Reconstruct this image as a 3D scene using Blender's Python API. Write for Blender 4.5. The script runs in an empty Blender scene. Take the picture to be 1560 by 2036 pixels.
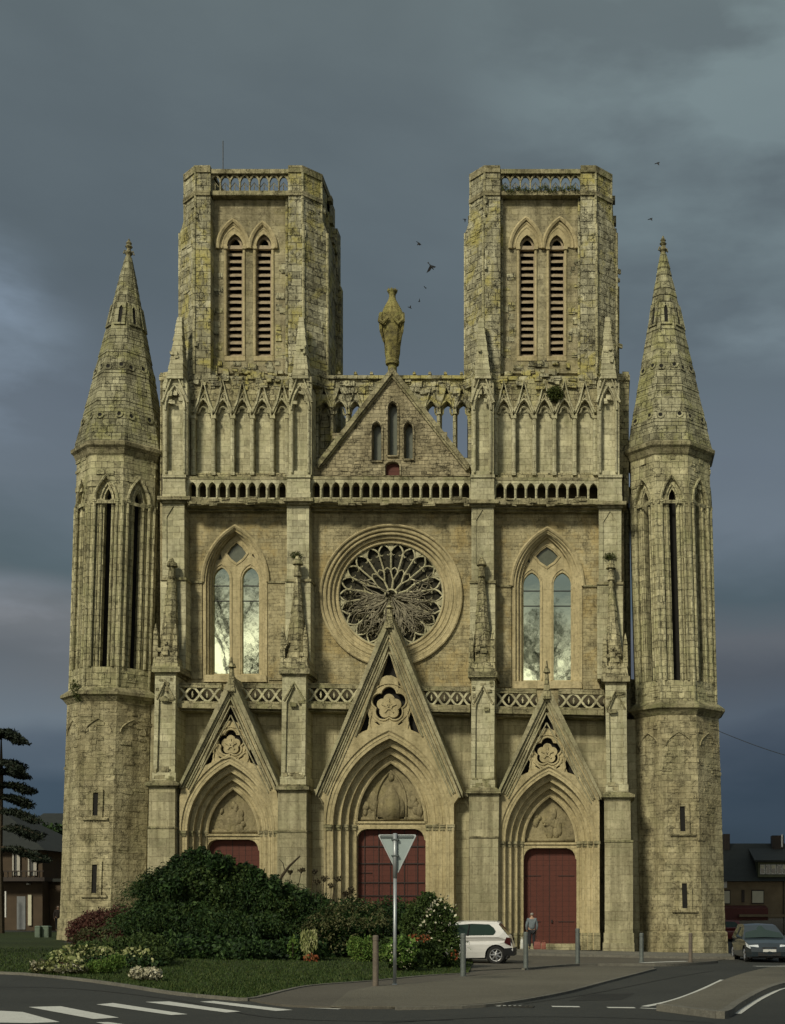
import bpy, bmesh, math, random
import numpy as np
from mathutils import Vector, Matrix
from mathutils.geometry import tessellate_polygon
R = math.radians
random.seed(7)
rng = np.random.default_rng(7)
SC = bpy.context.scene
COL = SC.collection

# ---------------------------------------------------------------- camera
F, X0, H0, HC, D = 2600.0, 1200.0, 1812.0, 1.68, 62.0
XC, SL = -10.09, 0.020          # centre line of the church, gentle fall of the ground to the right
cam = bpy.data.cameras.new('camera')
co = bpy.data.objects.new('camera', cam); COL.objects.link(co)
co.location = (0, 0, HC); co.rotation_euler = (R(90), 0, 0)
cam.sensor_fit = 'VERTICAL'; cam.sensor_height = 36.0
cam.lens = 36.0 * F / 2036
cam.shift_x = (780 - X0) / 2036; cam.shift_y = (H0 - 1018) / 2036
cam.clip_start = 0.1; cam.clip_end = 3000
SC.camera = co

# ---------------------------------------------------------------- node helper
def nd(nt, t, **kw):
    n = nt.nodes.new(t)
    for k, v in kw.items():
        if k.startswith('i_'):
            s = n.inputs[int(k[2:])] if k[2:].isdigit() else n.inputs[k[2:].replace('_', ' ')]
            if isinstance(v, bpy.types.NodeSocket): nt.links.new(v, s)
            else: s.default_value = v
        else: setattr(n, k, v)
    return n
def ramp(nt, fac, stops, interp='LINEAR'):
    n = nt.nodes.new('ShaderNodeValToRGB'); n.color_ramp.interpolation = interp
    el = n.color_ramp.elements
    while len(el) < len(stops): el.new(0.5)
    for e, (p, c) in zip(el, stops):
        e.position = p; e.color = (c, c, c, 1) if isinstance(c, (int, float)) else (*c, 1)
    nt.links.new(fac, n.inputs[0]); return n.outputs[0]
def mth(nt, op, a, b=0.5, clamp=False):
    n = nt.nodes.new('ShaderNodeMath'); n.operation = op; n.use_clamp = clamp
    for i, v in enumerate((a, b)):
        if isinstance(v, (int, float)): n.inputs[i].default_value = v
        else: nt.links.new(v, n.inputs[i])
    return n.outputs[0]
def mix(nt, fac, a, b, mode='MIX'):
    n = nt.nodes.new('ShaderNodeMix'); n.data_type = 'RGBA'; n.blend_type = mode
    for i, v in ((0, fac), (6, a), (7, b)):
        s = n.inputs[i]
        if isinstance(v, (int, float)): s.default_value = v if i == 0 else (v, v, v, 1)
        elif isinstance(v, tuple): s.default_value = (*v[:3], 1)
        else: nt.links.new(v, s)
    return n.outputs[2]

# ---------------------------------------------------------------- sky
def make_world():
    w = bpy.data.worlds.new('World'); SC.world = w; w.use_nodes = True
    nt = w.node_tree; nt.nodes.clear()
    tc = nd(nt, 'ShaderNodeTexCoord')
    sep = nd(nt, 'ShaderNodeSeparateXYZ', i_0=tc.outputs['Generated'])
    x, y, z = sep.outputs
    # storm cloud deck, colour by elevation
    mp = nd(nt, 'ShaderNodeMapping', i_Scale=(1.5, 1.5, 4.2), i_Location=(0.4, 0.1, 0.35)); nt.links.new(tc.outputs['Generated'], mp.inputs[0])
    n1 = nd(nt, 'ShaderNodeTexNoise', i_Scale=1.7, i_Detail=7.0, i_Roughness=.5, i_Distortion=.35); nt.links.new(mp.outputs[0], n1.inputs[0])
    n3 = nd(nt, 'ShaderNodeTexNoise', i_Scale=5.5, i_Detail=7.0, i_Roughness=.52, i_Distortion=.1); nt.links.new(mp.outputs[0], n3.inputs[0])
    zz = mth(nt, 'ADD', z, mth(nt, 'MULTIPLY', mth(nt, 'SUBTRACT', n1.outputs[0], .5), .09)); zz = mth(nt, 'ADD', zz, mth(nt, 'MULTIPLY', mth(nt, 'SUBTRACT', n3.outputs[0], .5), .035))
    base = ramp(nt, zz, [(0.0, (.030, .058, .098)), (.05, (.030, .056, .088)), (.085, (.042, .068, .10)), (.12, (.085, .112, .145)), (.145, (.125, .155, .185)), (.17, (.122, .137, .152)), (.205, (.150, .162, .172)),
                         (.235, (.088, .122, .138)), (.285, (.135, .168, .20)), (.33, (.125, .155, .188)), (.40, (.105, .135, .155)), (.50, (.118, .150, .165)), (.58, (.135, .170, .178)), (.75, (.20, .235, .24)), (1.0, (.34, .38, .38))])
    nn = mth(nt, 'ADD', mth(nt, 'MULTIPLY', n1.outputs[0], .78), mth(nt, 'MULTIPLY', n3.outputs[0], .22))
    cl = ramp(nt, nn, [(.34, .90), (.46, .99), (.54, 1.06), (.68, 1.18)])
    sky = mix(nt, 1.0, base, cl, 'MULTIPLY')
    # the deck is thicker and darker low down towards the right
    low = ramp(nt, zz, [(.18, 1.0), (.30, 0.0)]); rgt = ramp(nt, x, [(0.0, 0.0), (.12, 1.0)]); rgt = mth(nt, 'MULTIPLY', ramp(nt, mth(nt, 'ADD', x, .35), [(0.0, 0.0), (.35, 1.0)]), low)
    sky = mix(nt, mth(nt, 'MULTIPLY', rgt, .9), sky, mix(nt, 1.0, sky, (.58, .60, .66), 'MULTIPLY'))
    def blob(dx, dz, r, rz):     # a thinner part of the cloud deck around a direction, broken up by the cloud texture
        v = nd(nt, 'ShaderNodeVectorMath', operation='SUBTRACT'); nt.links.new(tc.outputs['Generated'], v.inputs[0]); v.inputs[1].default_value = (dx, math.sqrt(max(0, 1 - dx*dx - dz*dz)), dz)
        m = nd(nt, 'ShaderNodeVectorMath', operation='MULTIPLY'); nt.links.new(v.outputs[0], m.inputs[0]); m.inputs[1].default_value = (1/r, .6/r, 1/rz)
        l = nd(nt, 'ShaderNodeVectorMath', operation='LENGTH'); nt.links.new(m.outputs[0], l.inputs[0])
        return mth(nt, 'MULTIPLY', ramp(nt, l.outputs['Value'], [(0, 1.0), (.5, .55), (1.0, 0.0)], 'EASE'), ramp(nt, n3.outputs[0], [(.40, 0.15), (.62, 1.5)]))
    for dx, dz, r, rz, c in ((-.44, .37, .12, .09, (.085, .11, .145)), (-.42, .40, .07, .035, (.05, .065, .09)), (-.40, .205, .08, .03, (.07, .07, .085)), (.13, .54, .26, .17, (.055, .075, .075)), (.12, .40, .16, .03, (.04, .05, .055))):
        sky = mix(nt, blob(dx, dz, r, rz), sky, mix(nt, 1.0, sky, c, 'ADD'))
    # clear bright band low in the sky behind the photographer
    back = ramp(nt, y, [(0.0, 1.0), (.35, 0.0)]) if False else ramp(nt, mth(nt, 'MULTIPLY_ADD', y, -.5) if False else mth(nt, 'MULTIPLY', y, -1.0), [(.76, 0.0), (.92, 1.0)])
    n2 = nd(nt, 'ShaderNodeTexNoise', i_Scale=5.0, i_Detail=4.0); nt.links.new(tc.outputs['Generated'], n2.inputs[0])
    el = mth(nt, 'ADD', z, mth(nt, 'MULTIPLY', mth(nt, 'SUBTRACT', n2.outputs[0], .5), .10))
    band = ramp(nt, el, [(.0, .9), (.186, 1.0), (.210, .45), (.238, .05), (.6, 0.0)])
    sky = mix(nt, mth(nt, 'MULTIPLY', back, band), sky, (1.5, 1.42, 1.08))
    st = nd(nt, 'ShaderNodeTexSky', sky_type='NISHITA', sun_disc=False, sun_elevation=R(SUN_EL), sun_rotation=R(180 - SUN_AZ))
    b1 = nd(nt, 'ShaderNodeBackground', i_Color=sky, i_Strength=1.0)
    b2 = nd(nt, 'ShaderNodeBackground', i_Color=st.outputs[0], i_Strength=0.003)
    ad = nd(nt, 'ShaderNodeAddShader', i_0=b1.outputs[0], i_1=b2.outputs[0])
    o = nd(nt, 'ShaderNodeOutputWorld'); nt.links.new(ad.outputs[0], o.inputs[0])
    w.cycles.sampling_method = 'MANUAL'; w.cycles.sample_map_resolution = 512
SUN_EL, SUN_AZ = 35.0, -24.0     # low sun behind the photographer, to the right
make_world()
sun = bpy.data.lights.new('sun', 'SUN'); sun.energy = 2.75; sun.angle = R(10); sun.color = (1.0, .93, .72)
so = bpy.data.objects.new('sun', sun); COL.objects.link(so)
sd = Vector((math.sin(R(SUN_AZ)) * math.cos(R(SUN_EL)), -math.cos(R(SUN_AZ)) * math.cos(R(SUN_EL)), math.sin(R(SUN_EL))))
so.rotation_euler = sd.to_track_quat('Z', 'Y').to_euler(); so.location = (40, -40, 40)
SC.view_settings.view_transform = 'Standard'; SC.view_settings.look = 'None'
SC.view_settings.exposure = 0.0; SC.view_settings.gamma = 1.0
SC.render.engine = 'CYCLES'; SC.cycles.use_light_tree = False; SC.cycles.max_bounces = 4; SC.cycles.diffuse_bounces = 2

# ---------------------------------------------------------------- pixel to place
def W(px, py, d=0.0):
    Y = D - d
    return Vector(((px - X0) * Y / F, Y, HC + (H0 - py) * Y / F))
def WY(px, py, Y): return Vector(((px - X0) * Y / F, Y, HC + (H0 - py) * Y / F))
def gz(x): return -SL * (x - XC)
def G(px, py, dz=0.0):
    a = (px - X0) / F; b = (H0 - py) / F
    t = (HC - dz - SL * XC) / (-(b + SL * a))
    return Vector((a * t, t, gz(a * t) + dz))

# ---------------------------------------------------------------- mesh builder
class MB:
    def __init__(s): s.v = []; s.f = []; s.k = []
    def mark(s): s.k.append((len(s.v), len(s.f))); return s
    def each(s, name, mat, parent=None, smooth=False):
        """one object for every piece begun with mark()"""
        k = s.k + [(len(s.v), len(s.f))]; out = []
        for (v0, f0), (v1, f1) in zip(k[:-1], k[1:]):
            m = MB(); m.v = s.v[v0:v1]; m.f = [tuple(i - v0 for i in f) for f in s.f[f0:f1]]; out.append(m.build(name, mat, parent, smooth))
        return out
    def add(s, vs, fs):
        n = len(s.v); s.v.extend([tuple(v) for v in vs]); s.f.extend([tuple(i + n for i in f) for f in fs]); return s
    def plate(s, loops, mp, d0, d1, cap=True):
        """loops = outline + holes in 2-D; mp(u, v, d) -> world; front at d0, back at d1"""
        pts = [p for l in loops for p in l]
        tri = tessellate_polygon([[Vector((p[0], p[1], 0)) for p in l] for l in loops])
        n = len(pts); fr = [mp(p[0], p[1], d0) for p in pts]
        bk = [mp(p[0], p[1], d1, d0) for p in pts]
        fs = [tuple(t) for t in tri]
        if cap: fs += [(t[2] + n, t[1] + n, t[0] + n) for t in tri]
        k = 0
        for l in loops:
            m = len(l)
            for i in range(m): a, b = k + i, k + (i + 1) % m; fs.append((a, b, b + n, a + n))
            k += m
        s.add(fr + bk, fs); return s
    def prism(s, loops, d0, d1, cap=True):
        if not isinstance(loops[0][0], (tuple, list)): loops = [loops]
        def mp(u, v, d, ref=None):
            p = W(u, v, d if ref is None else ref); p.y = D - d; return p
        return s.plate(loops, mp, d0, d1, cap)
    def box(s, x0, y0, x1, y1, d0, d1, sl=0.0):     # pixel box, sl = fall of its lines per pixel to the right
        e = sl * (x1 - x0) / 2
        return s.prism([[(x0, y0 - e), (x1, y0 + e), (x1, y1 + e), (x0, y1 - e)]], d0, d1)
    def wbox(s, a, b):
        (x0, y0, z0), (x1, y1, z1) = a, b
        vs = [(x0,y0,z0),(x1,y0,z0),(x1,y1,z0),(x0,y1,z0),(x0,y0,z1),(x1,y0,z1),(x1,y1,z1),(x0,y1,z1)]
        return s.add(vs, [(0,3,2,1),(4,5,6,7),(0,1,5,4),(1,2,6,5),(2,3,7,6),(3,0,4,7)])
    def rings(s, rs, cap0=True, cap1=True):
        n = len(rs[0]); base = len(s.v); fs = []
        for r in rs: s.v.extend([tuple(p) for p in r])
        for k in range(len(rs) - 1):
            for i in range(n):
                j = (i + 1) % n; a = base + k * n
                s.f.append((a + i, a + j, a + n + j, a + n + i))
        if cap0: s.f.append(tuple(base + i for i in reversed(range(n))))
        if cap1: s.f.append(tuple(base + (len(rs) - 1) * n + i for i in range(n)))
        return s
    def tube(s, pts, r, n=6, closed=False):
        pts = [Vector(p) for p in pts]; m = len(pts); rs = []
        if isinstance(r, (int, float)): r = [r] * m
        up = None
        for i, p in enumerate(pts):
            if closed: t = pts[(i + 1) % m] - pts[i - 1]
            else: t = pts[min(i + 1, m - 1)] - pts[max(i - 1, 0)]
            if t.length < 1e-9: t = Vector((0, 0, 1))
            t.normalize()
            if up is None:
                up = Vector((0, 1, 0)) if abs(t.y) < .9 else Vector((1, 0, 0))
            a = (up - t * up.dot(t)).normalized(); b = t.cross(a); up = a
            rs.append([p + (a * math.cos(2*math.pi*k/n) + b * math.sin(2*math.pi*k/n)) * r[i] for k in range(n)])
        if closed: rs.append(rs[0]); return s.rings(rs, False, False)
        return s.rings(rs)
    def ptube(s, px, d, r, n=6, closed=False): return s.tube([W(p[0], p[1], d) for p in px], r, n, closed)
    def lathe(s, c, prof, n=10, a0=0.0, sx=1, sy=1):
        return s.rings([[(c[0] + sx*r*math.cos(a0+2*math.pi*k/n), c[1] + sy*r*math.sin(a0+2*math.pi*k/n), z) for k in range(n)] for z, r in prof])
    def build(s, name, mat, parent=None, smooth=False, recalc=True):
        me = bpy.data.meshes.new(name)
        me.from_pydata(s.v, [], s.f); me.materials.append(mat)
        if recalc and len(s.f) < 60000:
            b = bmesh.new(); b.from_mesh(me); bmesh.ops.recalc_face_normals(b, faces=b.faces); b.to_mesh(me); b.free()
        me.update()
        if recalc:
            uv = me.uv_layers.new(name='UVMap'); nl = len(me.loops)
            co_ = np.empty(len(me.vertices)*3); me.vertices.foreach_get('co', co_); co_ = co_.reshape(-1, 3)
            li = np.empty(nl, dtype=np.int32); me.loops.foreach_get('vertex_index', li)
            npoly = len(me.polygons); no = np.empty(npoly*3); me.polygons.foreach_get('normal', no); no = no.reshape(-1, 3)
            tot = np.empty(npoly, dtype=np.int32); me.polygons.foreach_get('loop_total', tot)
            nn = np.repeat(no, tot, axis=0); P = co_[li]
            flat = np.abs(nn[:, 2]) > .85
            h = np.hypot(nn[:, 0], nn[:, 1]); h[h < 1e-6] = 1
            tx, ty = -nn[:, 1]/h, nn[:, 0]/h
            sg = np.where(np.abs(tx) > .3, np.sign(tx), np.sign(ty)); tx, ty = tx*sg, ty*sg
            u = P[:, 0]*tx + P[:, 1]*ty; v = P[:, 2].copy()
            u[flat] = P[flat, 0]; v[flat] = P[flat, 1]
            out = np.stack([u, v], 1).astype(np.float32).ravel(); uv.data.foreach_set('uv', out)
        if smooth: me.polygons.foreach_set('use_smooth', [True]*len(me.polygons))
        o = bpy.data.objects.new(name, me); COL.objects.link(o)
        if parent: attach(o, parent)
        return o
def attach(o, parent):
    o.parent = parent
    if parent.type == 'EMPTY' and not parent.parent: o.matrix_parent_inverse = Matrix.Translation(-Vector(parent.location))
def tag(o, label=None, cat=None, group=None, kind=None):
    for k, v in (('label', label), ('category', cat), ('group', group), ('kind', kind)):
        if v: o[k] = v
    return o
def empty(name, loc, label, cat, group=None):
    o = bpy.data.objects.new(name, None); COL.objects.link(o); o.location = loc; o.empty_display_size = .3
    return tag(o, label, cat, group)
def copy_tree(o, label=None):
    c = o.copy(); COL.objects.link(c)
    if label: c['label'] = label
    for ch in list(o.children):
        d = copy_tree(ch); d.parent = c
    return c

# ---------------------------------------------------------------- shapes in pixels
def arch(xl, xr, ys, ya, yb=None, n=10, close=False):
    """pointed arch from bottom left over the apex to bottom right"""
    w = (xr - xl) / 2; r = abs(ys - ya); q = (w*w + r*r) / (2*w); a1 = math.asin(min(1, r/q)) if q >= w else math.pi - math.asin(r/q)
    if q < w: a1 = math.asin(min(1, r/q)); 
    pts = []
    if yb is not None: pts.append((xl, yb))
    if q >= w:
        L = [(xl + q - q*math.cos(a1*i/n), ys - q*math.sin(a1*i/n)) for i in range(n + 1)]
    else:
        L = [(xl + w*(1-math.cos(math.pi/2*i/n)), ys - r*math.sin(math.pi/2*i/n)) for i in range(n + 1)]
    pts += L; pts += [(xl + xr - x, y) for x, y in reversed(L[:-1])]
    if yb is not None: pts.append((xr, yb))
    return pts
def lerp(a, b, t): return a + (b - a) * t
def lerpl(A, B, t): return [(lerp(p[0], q[0], t), lerp(p[1], q[1], t)) for p, q in zip(A, B)]
def circ(cx, cy, r, n=48, ry=None, a0=0): return [(cx + r*math.cos(a0+2*math.pi*i/n), cy + (ry or r)*math.sin(a0+2*math.pi*i/n)) for i in range(n)]
def rect(x0, y0, x1, y1): return [(x0, y0), (x1, y0), (x1, y1), (x0, y1)]
def leaf(x0, y0, x1, y1, w, n=8):      # almond-shaped opening between two points
    dx, dy = x1-x0, y1-y0; L = math.hypot(dx, dy); nx, ny = -dy/L, dx/L; o = []
    for i in range(n + 1): t = i/n; o.append((x0+dx*t + nx*w*math.sin(math.pi*t), y0+dy*t + ny*w*math.sin(math.pi*t)))
    for i in range(1, n): t = 1-i/n; o.append((x0+dx*t - nx*w*.25*math.sin(math.pi*t), y0+dy*t - ny*w*.25*math.sin(math.pi*t)))
    return o
def crescent(cx, cy, r, t, a0, a1, n=9):
    o = [(cx + r*math.cos(R(lerp(a0, a1, i/n))), cy - r*math.sin(R(lerp(a0, a1, i/n)))) for i in range(n + 1)]
    o += [(cx + (r - t*math.sin(math.pi*i/n))*math.cos(R(lerp(a0, a1, i/n))), cy - (r - t*math.sin(math.pi*i/n))*math.sin(R(lerp(a0, a1, i/n)))) for i in range(n - 1, 0, -1)]
    return o
def stones(mb, x0, y0, x1, y1, d, n, lo=.02, hi=.10, w=(7, 22), h=(6, 12), inside=None):
    """separate weathered blocks standing proud of (or eaten back into) the masonry face"""
    for _ in range(n):
        x, y = random.uniform(x0, x1), random.uniform(y0, y1); a, b = random.uniform(*w)/2, random.uniform(*h)/2
        if inside and not inside(x, y): continue
        j = lambda: random.uniform(-1.2, 1.2)
        x_a, x_b = max(x0, x-a), min(x1, x+a)
        mb.prism([[(x_a+j()*.5, y-b+j()), (x_b+j()*.5, y-b+j()), (x_b+j()*.5, y+b+j()), (x_a+j()*.5, y+b+j())]], d + random.uniform(lo, hi), d - .05)

# ---------------------------------------------------------------- materials
def newmat(name):
    m = bpy.data.materials.new(name); m.use_nodes = True; nt = m.node_tree
    return m, nt, nt.nodes['Principled BSDF']
def stone(name, ca, cb, mortar, bw=.55, bh=.27, ms=.012, msm=.2, warp=.02, crack=.35, lichen=.25, lcol=(.30, .27, .05), dirt=.35, bump=.5, pale=.25, streak=.35, dcol=(.085, .075, .045), blk=.5):
    m, nt, p = newmat(name)
    tc = nd(nt, 'ShaderNodeTexCoord'); uv = tc.outputs['UV']; ob = tc.outputs['Object']
    nw = nd(nt, 'ShaderNodeTexNoise', i_Vector=ob, i_Scale=1.7, i_Detail=1.0)
    w1 = nd(nt, 'ShaderNodeVectorMath', operation='MULTIPLY_ADD'); nt.links.new(nw.outputs['Color'], w1.inputs[0]); w1.inputs[1].default_value = (warp*5, warp*5, 0); nt.links.new(uv, w1.inputs[2])
    br = nd(nt, 'ShaderNodeTexBrick', i_Vector=w1.outputs[0], i_Scale=1.0, i_Mortar_Size=ms, i_Mortar_Smooth=msm, i_Brick_Width=bw, i_Row_Height=bh, i_Bias=0.0)
    br.inputs['Color1'].default_value = (0, 0, 0, 1); br.inputs['Color2'].default_value = (1, 1, 1, 1); br.inputs['Mortar'].default_value = (.5, .5, .5, 1)
    br.offset = .5; br.offset_frequency = 2; br.squash = .7; br.squash_frequency = 3
    nb = nd(nt, 'ShaderNodeTexNoise', i_Vector=ob, i_Scale=.5, i_Detail=3.0, i_Roughness=.62)
    nf = nd(nt, 'ShaderNodeTexNoise', i_Vector=ob, i_Scale=7.0, i_Detail=3.0, i_Roughness=.72)
    nk = nd(nt, 'ShaderNodeTexNoise', i_Vector=ob, i_Scale=1.7, i_Detail=4.0, i_Roughness=.76, i_Distortion=.4)
    col = mix(nt, ramp(nt, nb.outputs[0], [(.36, 0.0), (.62, 1.0)]), ca, cb)
    # single blocks that are darker or paler than their neighbours
    col = mix(nt, blk, col, mix(nt, 1.0, col, ramp(nt, br.outputs['Color'], [(0, .42), (.22, .9), (.75, 1.05), (1, 1.5)]), 'MULTIPLY'))
    col = mix(nt, mth(nt, 'MULTIPLY', ramp(nt, nf.outputs[0], [(.52, 0.0), (.68, 1.0)]), pale), col, tuple(min(1, c*1.45+.03) for c in cb))
    col = mix(nt, mth(nt, 'MULTIPLY', ramp(nt, nf.outputs[0], [(.33, 1.0), (.46, 0.0)]), .3 + dirt*.5), col, dcol)
    # vertical rain streaks
    ms_ = nd(nt, 'ShaderNodeMapping', i_Scale=(2.4, 2.4, .14)); nt.links.new(ob, ms_.inputs[0])
    ns = nd(nt, 'ShaderNodeTexNoise', i_Scale=1.0, i_Detail=3.0, i_Roughness=.65); nt.links.new(ms_.outputs[0], ns.inputs[0])
    col = mix(nt, mth(nt, 'MULTIPLY', ramp(nt, ns.outputs[0], [(.46, 0.0), (.64, 1.0)]), streak), col, mix(nt, 1.0, col, (.38, .37, .33), 'MULTIPLY'))
    # lichen, then soot and damp patches
    nl = nd(nt, 'ShaderNodeTexNoise', i_Vector=ob, i_Scale=.75, i_Detail=4.0, i_Roughness=.72, i_Distortion=.6)
    col = mix(nt, mth(nt, 'MULTIPLY', ramp(nt, nl.outputs[0], [(.49, 0.0), (.62, 1.0)]), lichen), col, lcol)
    col = mix(nt, mth(nt, 'MULTIPLY', ramp(nt, nk.outputs[0], [(.48, 0.0), (.62, 1.0)]), dirt), col, dcol)
    # cracks
    wv = nd(nt, 'ShaderNodeVectorMath', operation='MULTIPLY_ADD'); nt.links.new(nf.outputs['Color'], wv.inputs[0]); wv.inputs[1].default_value = (.7, .7, .7); nt.links.new(ob, wv.inputs[2])
    vo = nd(nt, 'ShaderNodeTexVoronoi', feature='DISTANCE_TO_EDGE', i_Scale=1.5); nt.links.new(wv.outputs[0], vo.inputs[0])
    ck = mth(nt, 'MULTIPLY', mth(nt, 'MULTIPLY', ramp(nt, vo.outputs[0], [(.0, 1.0), (.03, 0.0)]), ramp(nt, nk.outputs[0], [(.47, 0.0), (.56, 1.0)])), crack, True)
    mm = mth(nt, 'MULTIPLY', br.outputs['Fac'], ramp(nt, nk.outputs[0], [(.36, .25), (.56, 1.0)]))
    col = mix(nt, mm, col, mortar)
    col = mix(nt, ck, col, tuple(c*.35 for c in mortar))
    hgt = mth(nt, 'ADD', mth(nt, 'MULTIPLY', mm, -1.2), mth(nt, 'MULTIPLY', nf.outputs[0], .9))
    hgt = mth(nt, 'ADD', hgt, mth(nt, 'MULTIPLY', ck, -1.5)); hgt = mth(nt, 'ADD', hgt, mth(nt, 'MULTIPLY', br.outputs['Color'], .5*blk)); hgt = mth(nt, 'ADD', hgt, mth(nt, 'MULTIPLY', nk.outputs[0], -.5*dirt))
    nt.links.new(col, p.inputs['Base Color']); p.inputs['Roughness'].default_value = .92; p.inputs['Specular IOR Level'].default_value = .2
    b = nd(nt, 'ShaderNodeBump', i_Strength=min(1, bump*1.3), i_Distance=.07, i_Height=hgt); nt.links.new(b.outputs[0], p.inputs['Normal'])
    return m
def plain(name, c, rough=.6, metal=0.0, var=.25, scale=3.0, bump=0.0, c2=None, coat=0.0):
    m, nt, p = newmat(name)
    tc = nd(nt, 'ShaderNodeTexCoord')
    n = nd(nt, 'ShaderNodeTexNoise', i_Vector=tc.outputs['Object'], i_Scale=scale, i_Detail=8.0, i_Roughness=.65)
    c2 = c2 or tuple(x*(1-var) for x in c)
    nt.links.new(mix(nt, ramp(nt, n.outputs[0], [(.35, 0.0), (.68, 1.0)]), c, c2), p.inputs['Base Color'])
    p.inputs['Roughness'].default_value = rough; p.inputs['Metallic'].default_value = metal
    if coat: p.inputs['Coat Weight'].default_value = coat
    if bump:
        b = nd(nt, 'ShaderNodeBump', i_Strength=bump, i_Distance=.03, i_Height=n.outputs[0]); nt.links.new(b.outputs[0], p.inputs['Normal'])
    return m
def foliage(name, cols, rough=.65):
    m, nt, p = newmat(name)
    g = nd(nt, 'ShaderNodeNewGeometry'); tc = nd(nt, 'ShaderNodeTexCoord')
    n = nd(nt, 'ShaderNodeTexNoise', i_Vector=tc.outputs['Object'], i_Scale=1.1, i_Detail=3.0)
    f = mth(nt, 'ADD', mth(nt, 'MULTIPLY', g.outputs['Random Per Island'], .5), mth(nt, 'MULTIPLY', n.outputs[0], .5))
    k = len(cols) - 1
    nt.links.new(ramp(nt, f, [(.2 + .6*i/k, c) for i, c in enumerate(cols)]), p.inputs['Base Color'])
    p.inputs['Roughness'].default_value = rough; p.inputs['Specular IOR Level'].default_value = .25
    return m
M = {}
M['pier'] = stone('ashlar_pier', (.42, .39, .245), (.54, .51, .345), (.12, .10, .06), .62, .29, .008, warp=.006, crack=.15, lichen=.25, lcol=(.31, .32, .17), dirt=.14, bump=.3, streak=.45, blk=.5)
M['base'] = stone('ashlar_lower', (.36, .325, .20), (.45, .41, .265), (.14, .115, .065), .8, .42, .008, warp=.004, crack=.08, lichen=.25, lcol=(.28, .28, .16), dirt=.14, bump=.25, streak=.6, blk=.4)
M['wall'] = stone('coursed_wall', (.335, .29, .165), (.45, .395, .24), (.14, .115, .065), .38, .17, .006, warp=.02, crack=.45, lichen=.34, lcol=(.42, .29, .09), dirt=.30, bump=.45, streak=.45, blk=.3)
M['rubble'] = stone('weathered_rubble', (.34, .305, .175), (.49, .445, .275), (.07, .06, .032), .42, .27, .011, warp=.03, crack=.6, lichen=.35, lcol=(.30, .30, .13), dirt=.38, bump=.8, streak=.5, blk=.6)
M['gable'] = stone('brownish_rubble', (.30, .255, .155), (.42, .37, .24), (.09, .075, .045), .40, .17, .010, warp=.04, crack=.6, lichen=.2, lcol=(.30, .28, .15), dirt=.36, bump=.7, streak=.4, blk=.6)
M['tower'] = stone('tower_rubble', (.33, .31, .20), (.49, .465, .32), (.05, .046, .03), .50, .34, .014, warp=.012, crack=.8, lichen=.75, lcol=(.42, .37, .11), dirt=.34, bump=.9, streak=.55, blk=.7)
M['twall'] = stone('tower_wall', (.30, .265, .165), (.40, .36, .23), (.13, .11, .065), .62, .28, .006, warp=.02, crack=.5, lichen=.15, dirt=.28, bump=.4, streak=.5, blk=.4)
M['trim'] = stone('moulded_stone', (.41, .345, .195), (.52, .445, .265), (.19, .15, .08), .9, .55, .005, warp=.006, crack=.1, lichen=.15, lcol=(.34, .30, .16), dirt=.16, bump=.2, streak=.4, blk=.2)
M['cop'] = stone('grey_coping', (.31, .285, .175), (.43, .39, .25), (.12, .10, .06), .9, .7, .006, warp=.01, crack=.15, lichen=.3, lcol=(.25, .26, .14), dirt=.35, bump=.3, streak=.5, blk=.3)
M['cap'] = stone('mossy_coping', (.26, .235, .135), (.40, .36, .225), (.07, .06, .03), .7, .3, .008, warp=.02, crack=.4, lichen=.45, lcol=(.20, .21, .09), dirt=.5, bump=.6, streak=.5, blk=.4)
M['spire'] = stone('spire_stone', (.26, .25, .15), (.40, .38, .25), (.035, .033, .02), .46, .355, .014, warp=.012, crack=.4, lichen=.45, lcol=(.34, .335, .11), dirt=.34, bump=.8, streak=.55, blk=.7)
M['turret'] = stone('turret_ashlar', (.39, .36, .21), (.54, .50, .315), (.075, .066, .036), .42, .30, .011, warp=.012, crack=.4, lichen=.35, lcol=(.30, .31, .15), dirt=.28, bump=.6, streak=.6, blk=.55)
M['tlow'] = stone('turret_lower', (.35, .305, .18), (.46, .415, .26), (.13, .11, .06), .55, .28, .008, warp=.02, crack=.5, lichen=.3, lcol=(.26, .25, .13), dirt=.34, bump=.6, streak=.65, blk=.4)
M['relief'] = stone('carved_panel', (.23, .195, .115), (.31, .265, .155), (.24, .20, .11), 3, 3, .001, crack=.2, lichen=.1, dirt=.3, bump=.5, streak=.3, blk=.1)
M['statue'] = stone('statue_stone', (.23, .20, .07), (.34, .30, .12), (.08, .065, .025), 2, .8, .004, warp=.03, crack=.3, lichen=.6, lcol=(.21, .21, .07), dirt=.6, bump=1.0, streak=.7, blk=.2)
M['dark'] = plain('interior_shade', (.012, .011, .009), .95, var=.4)  # near-black colour that paints in the shade inside openings
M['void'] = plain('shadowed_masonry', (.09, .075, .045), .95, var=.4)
M['louvre'] = plain('louvre_board', (.40, .32, .21), .8, var=.35, scale=6)
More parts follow.
